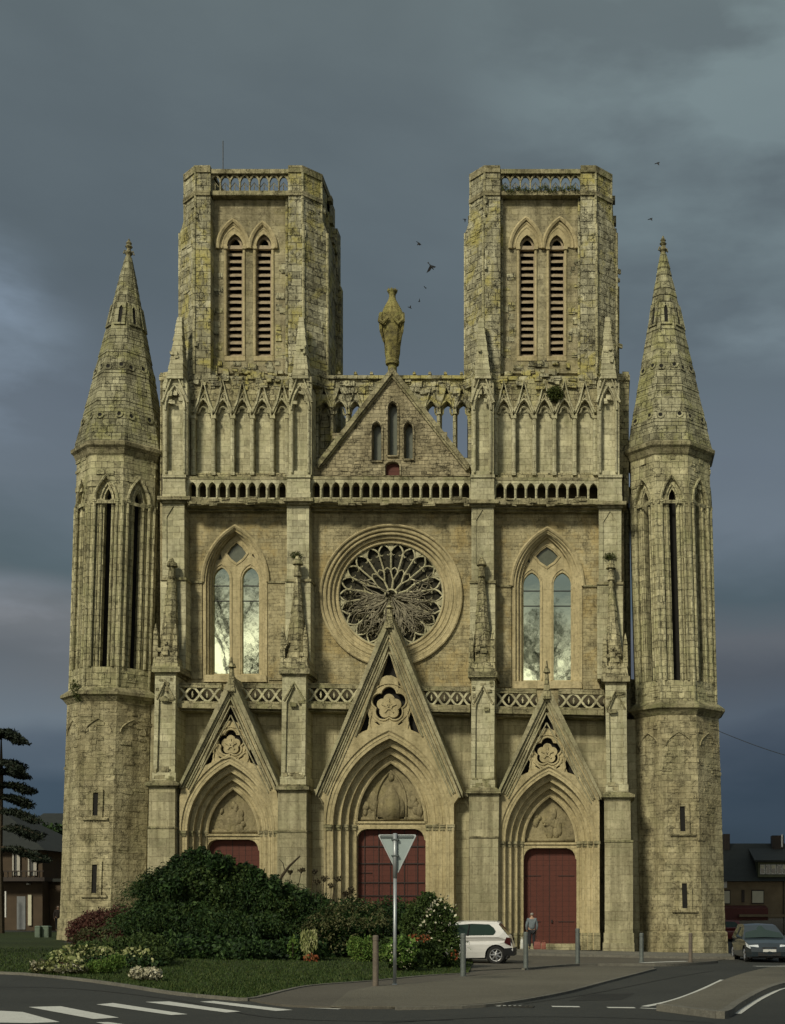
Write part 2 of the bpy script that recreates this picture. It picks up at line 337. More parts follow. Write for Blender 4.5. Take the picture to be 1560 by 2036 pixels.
def door_mat():
    m, nt, p = newmat('red_plank_door'); tc = nd(nt, 'ShaderNodeTexCoord')
    br = nd(nt, 'ShaderNodeTexBrick', i_Vector=tc.outputs['UV'], i_Scale=1.0, i_Brick_Width=2.6, i_Row_Height=.24, i_Mortar_Size=.006, i_Mortar_Smooth=.3)
    n = nd(nt, 'ShaderNodeTexNoise', i_Vector=tc.outputs['Object'], i_Scale=3.5, i_Detail=8.0, i_Roughness=.7)
    c = mix(nt, n.outputs[0], (.060, .013, .008), (.115, .027, .015)); c = mix(nt, mth(nt, 'MULTIPLY', br.outputs['Fac'], .75), c, (.03, .007, .005))
    nt.links.new(c, p.inputs['Base Color']); p.inputs['Roughness'].default_value = .75
    b = nd(nt, 'ShaderNodeBump', i_Strength=.4, i_Distance=.02, i_Height=mth(nt, 'MULTIPLY', br.outputs['Fac'], -1.0)); nt.links.new(b.outputs[0], p.inputs['Normal'])
    return m
M['door'] = door_mat()
def glass_mat(name, tint, metal, rough):
    m, nt, p = newmat(name); tc = nd(nt, 'ShaderNodeTexCoord')
    n = nd(nt, 'ShaderNodeTexNoise', i_Vector=tc.outputs['Object'], i_Scale=3.0, i_Detail=2.0)
    p.inputs['Base Color'].default_value = (*tint, 1); p.inputs['Metallic'].default_value = metal; p.inputs['Roughness'].default_value = rough
    b = nd(nt, 'ShaderNodeBump', i_Strength=.035, i_Distance=.02, i_Height=n.outputs[0]); nt.links.new(b.outputs[0], p.inputs['Normal'])
    return m
M['glass'] = glass_mat('reflecting_glass', (.74, .80, .62), 1.0, .03)
M['dglass'] = plain('old_dark_glass', (.012, .012, .008), .95, var=.6, scale=5, c2=(.045, .040, .022))
# ================================================================ THE CHURCH
church = empty('church', (XC, D, 0), 'great twin-towered limestone church with rose window, three red-doored portals and slim spired corner turrets', 'church')
YG = 1893
def gy(x): return 1882 + (x - 777) * .0215    # pixel row of the ground line at the facade

# ---- main walls
mb = MB()
# lower storey
mb.prism([[(318, 1405), (1235, 1425), (1235, gy(1235)+4), (318, gy(318)+4)]], 0, -1.6)
mb.prism([[(283, 1400), (318.5, 1401), (318.5, gy(318)+4), (283, gy(283)+4)]], -.45, -1.6)
mb.prism([[(1234.5, 1430), (1275, 1431), (1275, gy(1275)+4), (1234.5, gy(1235)+4)]], -.45, -1.6)
mb.build('lower_wall', M['base'], church)
mb = MB()
hL = arch(408, 526, 1157, 1056, 1345); hL = hL
hR = arch(1022, 1152, 1165, 1061, 1358)
hC = circ(777, 1184, 128, 56)
mb.prism([[(318, 996), (1240, 1003), (1240, 1424.5), (318, 1404.5)], hL, hC, hR], 0, -.9)
mb.build('middle_wall', M['wall'], church)
mb = MB()                                         # the wall below the sill courses stands slightly proud
mb.mark().prism([[(364, 1158), (401, 1158), (401, 1350), (364, 1350)]], .07, .002)
mb.mark().prism([[(533, 1158), (570, 1158), (570, 1352), (533, 1352)]], .07, .002)
mb.mark().prism([[(980, 1166), (1016, 1166), (1016, 1366), (980, 1366)]], .07, .002)
mb.mark().prism([[(1160, 1166), (1192, 1166), (1192, 1370), (1160, 1370)]], .07, .002)
mb.each('lower_window_wall', M['wall'], church)
mb = MB()
for a, b, y in ((364, 402, 1155), (532, 570, 1155), (980, 1017, 1163), (1159, 1192, 1163)): mb.mark().box(a, y, b, y + 4, .14, .002)
mb.each('sill_course', M['cap'], church)
mb = MB()
mb.mark().prism([[(298, 925), (324, 925), (324, 1400), (298, 1400)]], -1.7, -3)
mb.mark().prism([[(1238, 925), (1250, 925), (1252, 1350), (1277, 1352), (1277, 1432), (1238, 1432)]], -1.7, -3)
mb.each('link_wall', M['rubble'], church)
mb = MB()
for x in (303, 311): mb.mark().ptube([(x+1, 1010), (x, 1395)], -1.5, .12, 8)
for x in (1247,): mb.mark().ptube([(x, 1010), (x+3, 1425)], -1.5, .12, 8)
mb.each('link_shaft', M['turret'], church)

# nave and aisles behind the front
mb = MB()
a, b = W(330, 1882), W(1228, 1882)
mb.add([(a.x, 63.6, -1), (b.x, 63.6, -1), (b.x, 104, -1), (a.x, 104, -1), (a.x, 63.6, 15), (b.x, 63.6, 15), (b.x, 104, 15), (a.x, 104, 15)], [(0,1,2,3),(4,5,6,7),(0,1,5,4),(1,2,6,5),(2,3,7,6),(3,0,4,7)])
mb.build('nave_wall', M['wall'], church)
mb = MB()
mid = (a.x + b.x) / 2
mb.add([(a.x-.4, 70.5, 15), (mid, 70.5, 19.5), (b.x+.4, 70.5, 15), (a.x-.4, 104, 15), (mid, 104, 19.5), (b.x+.4, 104, 15)], [(0,1,2),(3,5,4),(0,3,4,1),(1,4,5,2),(0,2,5,3)])
M['slate'] = plain('slate_roof', (.035, .04, .045), .6, var=.4, scale=6)
mb.build('nave_roof', M['slate'], church)

# ---- buttress piers
P = [ # lower(x0,x1 top; x0,x1 bottom), lip y, mid x0,x1 top/bottom, cap y, spirelet..., upper, ped, top
 dict(lo=(296, 348, 293, 345), lip=(287, 355, 1556), mid=(308, 349, 304, 347), cap=(301, 357, 1330), sp=(302, 353, 327, 350, 1112), up=(322, 366), ped=(323, 368), cor=(312, 377, 986), top=(323, 372), tip=(356, 630)),
 dict(lo=(552, 609, 551, 607), lip=(545, 613, 1564), mid=(561, 608, 558, 606), cap=(554, 615, 1333), sp=(555, 612, 581, 598, 1108), up=(570, 614), ped=(570, 616), cor=(563, 622, 989), top=(574, 619), tip=(599, 630)),
 dict(lo=(932, 992, 933, 988), lip=(926, 995, 1571), mid=(937, 983, 936, 982), cap=(930, 988, 1340), sp=(930, 985, 947, 966, 1110), up=(937, 981), ped=(936, 982), cor=(928, 991, 993), top=(937, 981), tip=(956, 632)),
 dict(lo=(1201, 1253, 1202, 1256), lip=(1194, 1262, 1579), mid=(1203, 1245, 1206, 1247), cap=(1195, 1252, 1349), sp=(1196, 1249, 1207, 1222, 1116), up=(1190, 1235), ped=(1190, 1236), cor=(1183, 1245, 996), top=(1187, 1231), tip=(1207, 630)),
]
def frustum(mb, x0, x1, y0, X0_, X1_, y1, d, depth, depth1=None, n=8):
    """tapering octagonal (or square) stone between pixel row y0 (base) and y1 (top); front at d"""
    out = []
    for xa, xb, y, dp in ((x0, x1, y0, depth), (X0_, X1_, y1, depth1 if depth1 is not None else depth)):
        a = W(xa, y, d); b = W(xb, y, d); cx = (a.x + b.x) / 2; hw = (b.x - a.x) / 2; hd = dp / 2; cy = D - d + depth / 2
        if n == 4: out.append([(cx-hw, cy-hd, a.z), (cx+hw, cy-hd, a.z), (cx+hw, cy+hd, a.z), (cx-hw, cy+hd, a.z)])
        else:
            k = .45
            out.append([(cx-hw*k, cy-hd, a.z), (cx+hw*k, cy-hd, a.z), (cx+hw, cy-hd*k, a.z), (cx+hw, cy+hd*k, a.z), (cx+hw*k, cy+hd, a.z), (cx-hw*k, cy+hd, a.z), (cx-hw, cy+hd*k, a.z), (cx-hw, cy-hd*k, a.z)])
    mb.rings(out)
for i, p in enumerate(P):
    g = gy((p['lo'][0] + p['lo'][1]) / 2); lip = p['lip'][2]; wy = 1645 + (p['lo'][0] - 290) * .03
    # lower pier with its weathered set-off and plinth
    mb = MB()
    x0, x1, xa, xb = p['lo']
    mb.prism([[(x0, lip + 7), (x1, lip + 7), (lerp(x1, xb, .3), wy), (lerp(x0, xa, .3), wy)]], 2.02, 0)
    mb.prism([[(xa - 0, wy), (xb + 2, wy), (xb + 2, g - 36), (xa, g - 36)]], 2.12, 0)
    mb.box(xa - 2, g - 36.5, xb + 4, g - 17, 2.22, 0); mb.box(xa - 4, g - 17, xb + 5, g + 4, 2.34, 0)
    pier = mb.build('buttress', M['base'], church)
    mb = MB(); l0, l1, ly = p['lip']
    mb.box(l0, ly, l1, ly + 6, 2.22, 0); mb.box(l0 + 4, ly + 6, l1 - 4, ly + 9, 2.1, 0)
    mb.prism([[(x0 + 6, ly - 5), (x1 - 6, ly - 5), (l1 - 2, ly), (l0 + 2, ly)]], 2.05, 0)
    mb.box(xa - 1, wy - 2, xb + 3, wy + 2, 2.16, 0)
    mb.build('weathering', M['cap'], pier)
    # middle pier
    mb = MB(); m0, m1, n0, n1 = p['mid']; cy = p['cap'][2]
    ins = (m1 - m0) * .18
    mb.prism([[(m0, cy + 12), (m1, cy + 12), (n1, ly - 4), (n0, ly - 4)]], 1.5, 0)
    # front face: a shallow panel framed by edge strips and headed by a little gable
    mb.prism([[(m0, cy + 12), (m1, cy + 12), (n1, ly - 4), (n0, ly - 4)],
              [(n0 + ins, ly - 22), (n1 - ins, ly - 22), (m1 - ins, cy + 62), ((m0+m1)/2, cy + 30), (m0 + ins, cy + 62)]], 1.62, 1.45)
    mb.box(n0 - 2, ly - 20, n1 + 2, ly - 3.5, 1.70, .02)
    mpier = mb.build('middle_pier', M['pier'], church)
    mb = MB()
    mb.box(m0 - 1, cy + 6, m1 + 1, cy + 12, 1.66, 0); c0, c1, _ = p['cap']; mb.box(c0, cy - 5, c1, cy + 6, 1.80, 0)
    mx = (m0 + m1) / 2
    mb.ptube([(m0 + 3, cy + 60), (mx, cy + 24), (m1 - 3, cy + 60)], 1.64, .055, 5)
    stones(mb, m0 + 2, cy + 14, m1 - 2, cy + 70, 1.62, 10 if i != 1 else 3, .0, .07, (6, 14), (4, 9))
    stones(mb, n0 + 2, ly - 26, n1 - 2, ly - 4, 1.66, 8, .0, .07)
    mb.build('pier_cap', M['cap'], mpier)
    # spirelet standing on the middle pier
    mb = MB(); s0, s1, t0, t1, ty = p['sp']; by = cy - 5; b1 = by - 20
    frustum(mb, s0, s1, by, s0 + 3, s1 - 3, b1, 1.75, 1.35, 1.25, 4)
    k = 11; sm = (s0+s1)/2; tm = (t0 + t1) / 2
    q0, q1 = s0 + 7, s1 - 7
    for j in range(k):
        a_, b_ = j / k, (j + 1) / k
        ya, yb = lerp(b1, ty + 34, a_), lerp(b1, ty + 34, b_); e = .6
        jj = random.uniform(-.5, .5)
        frustum(mb, lerp(q0, t0 + 4, a_**.85) - e + jj, lerp(q1, t1 - 4, a_**.85) + e + jj, ya, lerp(q0, t0 + 4, b_**.85) + jj, lerp(q1, t1 - 4, b_**.85) + jj, yb, 1.6 - .25*a_, lerp(1.05, .42, a_), lerp(1.05, .42, b_))
    frustum(mb, tm - 7, tm + 7, ty + 36, tm - 5, tm + 5, ty + 12, 1.42, .40, .30)
    frustum(mb, tm - 10, tm + 10, ty + 12, tm - 8, tm + 8, ty + 4, 1.46, .5, .4)
    frustum(mb, tm - 6, tm + 6, ty + 4, tm - 2, tm + 3, ty - 4, 1.42, .3, .1)
    for sx in (-1, 1):        # small angle blocks at the foot
        xx = lerp(sm, s0 + 6 if sx < 0 else s1 - 6, 1.0); frustum(mb, xx - 5, xx + 5, b1 + 1, xx - 4, xx + 4, b1 - 44, 1.66, .3, .2, 4); frustum(mb, xx - 4, xx + 4, b1 - 44, xx - .6, xx + .6, b1 - 66, 1.66, .24, .05, 4)
    stones(mb, s0 + 8, by - 60, s1 - 8, by - 4, 1.62, 10, -.02, .10, (5, 12), (5, 11))
    mb.build('spirelet', M['rubble'], church)
    # upper pier beside the windows
    mb = MB(); u0, u1 = p['up']; py = p['cor'][2]; um = (u0 + u1) / 2
    setoff = 1150 + i * 3
    mb.prism([[(u0, py + 14), (u1, py + 14), (u1, setoff), (u0, setoff)]], .78, 0)
    mb.prism([[(u0 - 3, setoff + 3), (u1 + 3, setoff + 3), (u1 + 3, cy), (u0 - 3, cy)]], .92, 0)
    mb.prism([[(u0, py + 14), (u1, py + 14), (u1, setoff), (u0, setoff)], [(u0 + 9, py + 130), (u1 - 9, py + 130), (u1 - 9, py + 42), (um, py + 20), (u0 + 9, py + 42)]], .83, .7) if i in (0, 2, 3) else None
    upp = mb.build('upper_pier', M['pier'], church)
    mb = MB()
    c0, c1, _ = p['cor']; d0, d1 = p['ped']
    mb.box(c0, py, c1, py + 7, 1.12, 0); mb.box(d0 - 2, py + 7, d1 + 2, py + 14, .95, 0)
    mb.box(u0 - 4, setoff - 2, u1 + 4, setoff + 3, 1.0, 0)
    mb.build('pier_cornice', M['cap'], upp)
    mb = MB(); mb.box(d0, 948, d1, py, .95, 0); mb.box(d0 - 1, py - 10, d1 + 1, py, 1.0, 0)
    mb.build('pedestal', M['pier'], upp)
    # niche pier beside the tower foot, with its tall crocketed pinnacle
    mb = MB(); x0, x1 = p['top']; xm = (x0 + x1) / 2
    mb.box(d0 - 1, 943.5, d1 + 1, 949, 1.02, 0)
    mb.box(x0, 770, x1, 944, .62, -.3)
    out = [(x0, 944), (x0, 762), (xm, 715), (x1, 762), (x1, 944)]
    mb.prism([out, [(x0 + 9, 936)] + arch(x0 + 9, x1 - 9, 815, 773) + [(x1 - 9, 936)]], .86, .60)
    for xx in (x0 + 6, x1 - 6): mb.ptube([(xx, 940), (xx, 818)], .92, .06, 6)
    mb.ptube(arch(x0 + 5, x1 - 5, 815, 766), .92, .06, 5)
    mb.ptube([(x0 - 1, 800), (xm, 735), (x1 + 1, 800)], .95, .07, 5)
    mb.prism([crescent(xm, 768, 7, 4, 20, 160)], .90, .86)
    niche = mb.build('niche_pier', M['pier'], church)
    mb = MB(); tx, ty = p['tip']; w0, w1 = xm - 17, xm + 17
    off = (tx - xm)
    K = 13
    for j in range(K):
        a_, b_ = j / K, (j + 1) / K; e = .8; jj = random.uniform(-.7, .7)
        ya, yb = lerp(752, ty, a_), lerp(752, ty, b_)
        wa, wb = lerp(16, 4.2, a_), lerp(16, 4.2, b_); ca, cb_ = xm + off * a_ + jj, xm + off * b_ + jj
        frustum(mb, ca - wa - e, ca + wa + e, ya, cb_ - wb, cb_ + wb, yb, 1.05 - .25 * a_, lerp(.85, .26, a_), lerp(.85, .26, b_), 4)
    tb = MB()
    for sx in (-1, 1):       # gablets at the pinnacle foot
        mb.ptube([(xm + sx*17, 768), (xm, 700), (xm - sx*17, 768)], .92, .05, 4) if sx > 0 else None
    mb.prism([[(xm - 14, 742), (xm, 708), (xm + 14, 742)], [(xm - 6, 738), (xm, 722), (xm + 6, 738)]], .93, .8)
    stones(mb, x0, 745, x1, 800, .86, 14, .0, .10, (5, 13), (4, 10))
    stones(mb, xm - 10, 690, xm + 10, 750, .98, 4, .0, .10, (5, 11), (4, 9))
    mb.build('pinnacle', M['pier'], niche)

# ---- portals
def orders(mb, A, B, depths, cols=None):
    """nested arch bands from outline A (outside) to B (inside), each set further back"""
    n = len(depths)
    for k, (d0, d1) in enumerate(depths):
        O, I = lerpl(A, B, k / n), lerpl(A, B, (k + 1) / n + .004)
        mb.prism([O + I[::-1]], d0, d1)
def portal(gab, base, tri, ar, inn, door, lint, gnd, center=False, spire=0):
    (ax, ay), ((lx, ly), (rx, ry)) = gab, base
    xl, xr, ys, ya = ar; il, ir, isy, iya = inn; T, BL, BR = tri
    gl, gr = gy(xl) + 3, gy(xr) + 3
    A = arch(xl, xr, ys, ya, gnd, 14); B = arch(il, ir, isy, iya, gnd, 14)
    t3 = lerpl(A, B, .0)
    # porch front with gable, pierced tracery above the arch
    mb = MB()
    out = [(xl - 1, gnd), (xl - 1, lerp(ys, ly, .7)), (lx, ly), (ax, ay), (rx, ry), (xr + 1, lerp(ys, ry, .7)), (xr + 1, gnd)]
    cx, cy = (BL[0] + BR[0]) / 2, T[1]; hw = (BR[0] - BL[0]) / 2; H = BL[1] - T[1]
    def q(u, v): return (T[0] + (cx - T[0]) * (1 - v) + u * hw, BL[1] - v * H)
    r = .19 * H; c0 = q(0, .42)
    def foil(k, dy=0.0, n=60):      # five-lobed opening of radius r*k
        o = []
        for i in range(n):
            th = 2*math.pi*i/n; best = 0
            for la in (90, 18, 162, -54, 234):
                lx_, ly_ = .55*math.cos(R(la)), .55*math.sin(R(la)); bq = lx_*math.cos(th) + ly_*math.sin(th); dq = bq*bq - (lx_*lx_ + ly_*ly_) + .45**2
                if dq > 0: best = max(best, bq + math.sqrt(dq))
            o.append((c0[0] + r*k*best*math.cos(th), c0[1] + dy - r*k*best*math.sin(th)))
        return o
    holes = [[q(-.23, .71), q(-.08, .74), q(.08, .74), q(.23, .71), q(0, 1.0)], foil(1.0),
             leaf(*q(-.12, .15), *q(-.42, .22), hw*.06), leaf(*q(.42, .22), *q(.12, .15), hw*.06),
             [q(-.36, .60), q(-.26, .68), q(-.27, .60)], [q(.36, .60), q(.27, .60), q(.26, .68)],
             [q(-.86, .09), q(-.62, .34), q(-.54, .24), q(-.62, .13)], [q(.86, .09), q(.62, .13), q(.54, .24), q(.62, .34)]]
    tri_out = [q(-.97, 0.0), q(0, 1.10), q(.97, 0.0)]
    # gable slab, with triangular opening filled by a recessed tracery plate
    arch_in = arch(xl + 2, xr - 2, ys, ya, gnd, 14)
    gout = out + arch_in[::-1]
    # opening triangle must stay above the arch: clip its foot to the arch crown
    tri_hole = [q(-.92, .07), q(0, 1.06), q(.92, .07), q(.40, .16), q(0, .235 if center else .21), q(-.40, .16)]
    tri_hole = [T2 for T2 in tri_hole]
    mb.prism([gout, tri_hole], 1.75, 0)
    por = mb.build('portal', M['trim'], church)
    mb = MB()
    plate_holes = [h for h in holes]
    mb.prism([[q(-1.05, .0), q(0, 1.14), q(1.05, .0), q(.42, .12), q(0, .15), q(-.42, .12)]] + plate_holes, 1.62, 1.42)
    mb.ptube(foil(1.06), 1.64, .05, 5, True); mb.ptube(circ(c0[0], c0[1], r*1.22, 30), 1.64, .035, 5, True)
    mb.prism([foil(.74, r*.14)], 1.58, 1.35)
    for la in (90, 18, 162, -54, 234): mb.ptube([(c0[0], c0[1] + r*.2), (c0[0] + .45*r*math.cos(R(la)), c0[1] + r*.14 - .45*r*math.sin(R(la)))], 1.60, .045, 5)
    mb.ptube(circ(c0[0], c0[1] + r*.14, r*.16, 10), 1.60, .05, 5, True)
    for s in (-1, 1):
        mb.ptube([q(0, .19), q(.16*s, .16), q(.45*s, .28)], 1.64, .04, 5); mb.ptube([q(.5*s, .12), q(.56*s, .20), q(.5*s, .34)], 1.64, .04, 5)
    mb.build('tracery', M['trim'], por)
    mb = MB(); mb.prism([[q(-1, .02), q(0, 1.08), q(1, .02), q(0, .16)]], 1.30, 1.25); mb.build('tracery_backing', M['dark'], por)  # dark sheet puts the shade behind the tracery holes
    # gable copings and mouldings that run down both slopes
    mb = MB()
    for (bx, by) in ((lx, ly), (rx, ry)):
        s = -1 if bx < ax else 1; mb.mark()
        mb.prism([[(ax, ay - 10), (bx + s*4, by - 6), (bx + s*4, by + 5), (ax, ay + 14)]], 2.0, -.2)
        mb.prism([[(ax, ay + 14), (bx + s*1, by + 5), (bx - s*2, by + 6), (ax, ay + 27)]], 1.88, 1.6)
        for e, rr, dd in ((36, .045, 1.80), (50, .04, 1.78), (70, .035, 1.77)):
            t_ = .97 - e*.0006; mb.ptube([(ax, ay + e), (lerp(ax, bx, t_) - s * e * .12, lerp(ay + e, by + e*.35, t_))], dd, rr, 5)
        mb.ptube([q(0, 1.10), q(s * .95, .055)], 1.78, .05, 5)
    cop = mb.each('gable_coping', M['cop'], por)
    if spire:
        mb = MB(); k = spire
        frustum(mb, ax - 8, ax + 8, ay + 22, ax - 5, ax + 5, ay - 8, 2.1, .5, .3, 4); frustum(mb, ax - 5, ax + 5, ay - 8, ax - 3.2, ax + 3.2, ay - 8 - k*.5, 2.02, .3, .2)
        frustum(mb, ax - 7, ax + 7, ay - 8 - k*.5, ax - 5, ax + 5, ay - 8 - k*.68, 2.1, .45, .35); frustum(mb, ax - 3.2, ax + 3.2, ay - 8 - k*.68, ax - 1.2, ax + 1.2, ay - 8 - k, 2.0, .2, .08)
        mb.build('finial', M['rubble'], por)
    # receding orders, jamb shafts and capitals
    mb = MB()
    n = 4; dep = [(1.68 - .34*k, .2) for k in range(n)]
    A2 = arch(xl + 1, xr - 1, ys, ya, gnd, 14)
    orders(mb, A2, B, dep)
    mb.ptube(B[1:-1], dep[-1][0] + .02, .08, 6)
    por2 = mb.build('archivolt', M['trim'], por)
    mb = MB()
    for k in range(n):
        for f, rr, dd in ((.0, .065, .02), (.55, .045, .0)):
            ln = lerpl(A2, B, (k + f) / n)
            mb.ptube(ln[1:-1], dep[k][0] + dd - .02, rr, 6)
            for xx in (ln[0][0], ln[-1][0]): mb.ptube([(xx, ys + 8), (xx, gnd - 30)], dep[k][0] + dd - .02, rr*.95, 8)
    mb.build('roll_moulding', M['trim'], por)
    mb = MB()
    for s, x_a, x_b in ((-1, xl - 3, il - 1), (1, ir + 1, xr + 3)):
        mb.mark()
        for k in range(n):
            t0 = k / n; xo, xi = (lerp(xl - 2, il, t0), lerp(xl - 2, il, t0 + 1/n)) if s < 0 else (lerp(xr + 2, ir, t0 + 1/n), lerp(xr + 2, ir, t0))
            mb.box(xo - .5, ys - 1 + (k % 2)*.7, xi + .5, ys + 5, dep[k][0] + .10, .3); mb.box(xo, ys + 5, xi, ys + 11, dep[k][0] + .05, .3)
            mb.box(xo - .5, gnd - 34, xi + .5, gnd, dep[k][0] + .10, .3)
    mb.each('capital', M['cap'], por)
    # tympanum with worn relief, lintel, door
    ty0 = lint[0]
    mb = MB(); mb.prism([arch(il - 2, ir + 2, isy, iya - 3, ty0)], .42, .1)
    tym = mb.build('tympanum', M['relief'], por)
    mb = MB(); c = (il + ir) / 2; w = (ir - il); hh = ty0 - iya
    random.seed(int(ax))
    if center:
        mb.prism([arch(c - .19*w, c + .19*w, ty0 - .25*hh, ty0 - .52*hh, ty0 - 6, 8)], .50, .40); mb.prism([arch(c - .12*w, c + .12*w, ty0 - .3*hh, ty0 - .62*hh, ty0 - 4, 8)], .58, .40)
        mb.ptube(arch(c - .22*w, c + .22*w, ty0 - .3*hh, ty0 - .85*hh, ty0 - 4, 8), .46, .06, 5)
        fig = [(-.28, .36, .09), (.29, .36, .09), (-.38, .22, .07), (.38, .22, .07), (0, .78, .05)]
    elif ax < 600: fig = [(0, .55, .10), (.06, .36, .15), (-.05, .22, .14), (.14, .18, .10), (-.22, .5, .04)]
    else: fig = [(.03, .60, .09), (.05, .42, .13), (-.10, .44, .06), (.12, .25, .12), (-.24, .5, .08), (.0, .2, .1)]
    for u, v, s in fig:
        p0 = (c + u*w, ty0 - v*hh); rr = s*w
        for kk in range(4):
            a = random.uniform(-.5, .5); mb.lathe(W(p0[0] + a*rr*.7, p0[1] + random.uniform(-.6, .9)*rr, .42), [(0, 0)], 3) if False else None
            cxx, czz = W(p0[0] + random.uniform(-.5, .5)*rr, p0[1] + random.uniform(-.7, .9)*rr, .42).x, W(0, p0[1] + random.uniform(-.7, .9)*rr, .42).z
            ra = rr/42*random.uniform(.45, .8); hs = ra*random.uniform(1.1, 1.9)
            rg = []
            for j in range(6):
                th = -math.pi/2 + math.pi*j/5; rg.append([(cxx + ra*math.cos(th)*math.cos(2*math.pi*i/9) + .02, D - .42 + .12*math.cos(th)*math.sin(2*math.pi*i/9), czz + hs*math.sin(th)) for i in range(9)])
            mb.rings(rg)
    mb.box(il + 3, ty0 - 9, ir - 3, ty0 - 3, .50, .3)
    mb.build('relief', M['relief'], tym, smooth=True)
    mb = MB(); mb.box(il - 3, lint[0], ir + 3, lint[1], .62, .1); mb.box(il - 3, lint[0] - 1, ir + 3, lint[0] + 3, .70, .1)
    x0, x1 = door[0], door[1]; c_ = 15 if not center else 15
    for s, xx in ((1, x0), (-1, x1)):      # corbels rounding off the upper corners
        pts = [(xx - s*4, lint[1]), (xx + s*c_*1.2, lint[1])] + [(xx + s*c_*(1 - math.sin(R(a))*1.0)*1.1, lint[1] + 1 + c_*1.35*(1 - math.cos(R(a)))) for a in range(0, 91, 15)] + [(xx - s*4, lint[1] + c_*1.6)]
        mb.prism([pts], .60, .1)
    mb.build('lintel', M['trim'], por)
    mb = MB(); mb.prism([rect(x0 - 4, lint[1] - 2, x1 + 4, gnd - 12 if not center else gnd)], .22, .05)
    if center:
        pass
    d = mb.build('door', M['door'], por)
    mb = MB()
    if not center:
        for yy in (lerp(lint[1], gnd, .27), lerp(lint[1], gnd, .72)):
            for xa, xb in ((x0 + 2, x0 + 34), (x1 - 34, x1 - 2)): mb.mark().box(xa, yy, xb, yy + 1.6, .245, .215)
        mb.mark().box((x0+x1)/2 - .5, lint[1], (x0+x1)/2 + .5, gnd - 12, .235, .215)
    else:
        mb.mark().box((x0+x1)/2 - .6, lint[1], (x0+x1)/2 + .6, gnd, .26, .22); mb.mark().box(x0 + 3, 1735, x0 + 30, 1736.5, .262, .22)
    if center:
        for yy in (1682, 1716, 1754, 1780): mb.mark().box(x0, yy, x1, yy + 2.4, .27, .2)
        for xx in (724, 752, 803, 829): mb.mark().box(xx, 1650, xx + 1.5, gnd, .262, .2)
    ws = 8
    for k in range(1, ws):
        if k != ws // 2: xx = lerp(x0, x1, k / ws); mb.mark().box(xx - .3, lint[1] + 8, xx + .3, gnd - 13, .229, .215)
    mb.mark().box((x0+x1)/2 + 3, gnd - 60, (x0+x1)/2 + 6, gnd - 54, .30, .2)
    mb.each('door_iron', M['ironish'], d)
    mb = MB(); mb.box(x0 - 8, gnd - 12, x1 + 8, gnd, .9, .05); mb.build('door_step', M['base'], por)
    return por
M['ironish'] = plain('dark_red_iron', (.018, .008, .006), .7)
portal((458.5, 1352), ((361, 1562), (548, 1564)), ((458.5, 1398), (396, 1534), (521, 1530)), (357, 551, 1652, 1503), (411, 515.5, 1659, 1567), (411, 513), (1659, 1669), gy(460), spire=38)
portal((773, 1226), ((631, 1578), (915, 1580)), ((773, 1297), (703, 1474), (843, 1474)), (645, 901, 1640, 1452), (708, 846, 1634, 1515), (709, 843), (1634, 1648), gy(777), True, spire=22)
portal((1086.6, 1367), ((995, 1575), (1191, 1585)), ((1086.6, 1411), (1026, 1554), (1152, 1548)), (991, 1190.6, 1673, 1523.6), (1040, 1146, 1675, 1582), (1041, 1143.6), (1676, 1686), gy(1090), spire=46)
mb = MB()        # moulded returns from the gables to the piers
mb.mark().prism([[(606, 1568), (636, 1570), (636, 1577), (606, 1576)]], 1.2, 0); mb.mark().prism([[(910, 1574), (930, 1575), (930, 1584), (910, 1583)]], 1.2, 0)
mb.mark().prism([[(608, 1577), (644, 1577), (644, gy(620)), (608, gy(610))]], 1.0, 0); mb.mark().prism([[(902, 1584), (932, 1584), (932, gy(930)), (902, gy(910))]], 1.0, 0)
mb.mark().prism([[(984, 1588), (991, 1588), (991, gy(990)), (984, gy(985))]], .9, 0); mb.mark().prism([[(346, 1570), (357, 1570), (357, gy(360)), (346, gy(350))]], .9, 0)
mb.each('portal_return', M['base'], church)

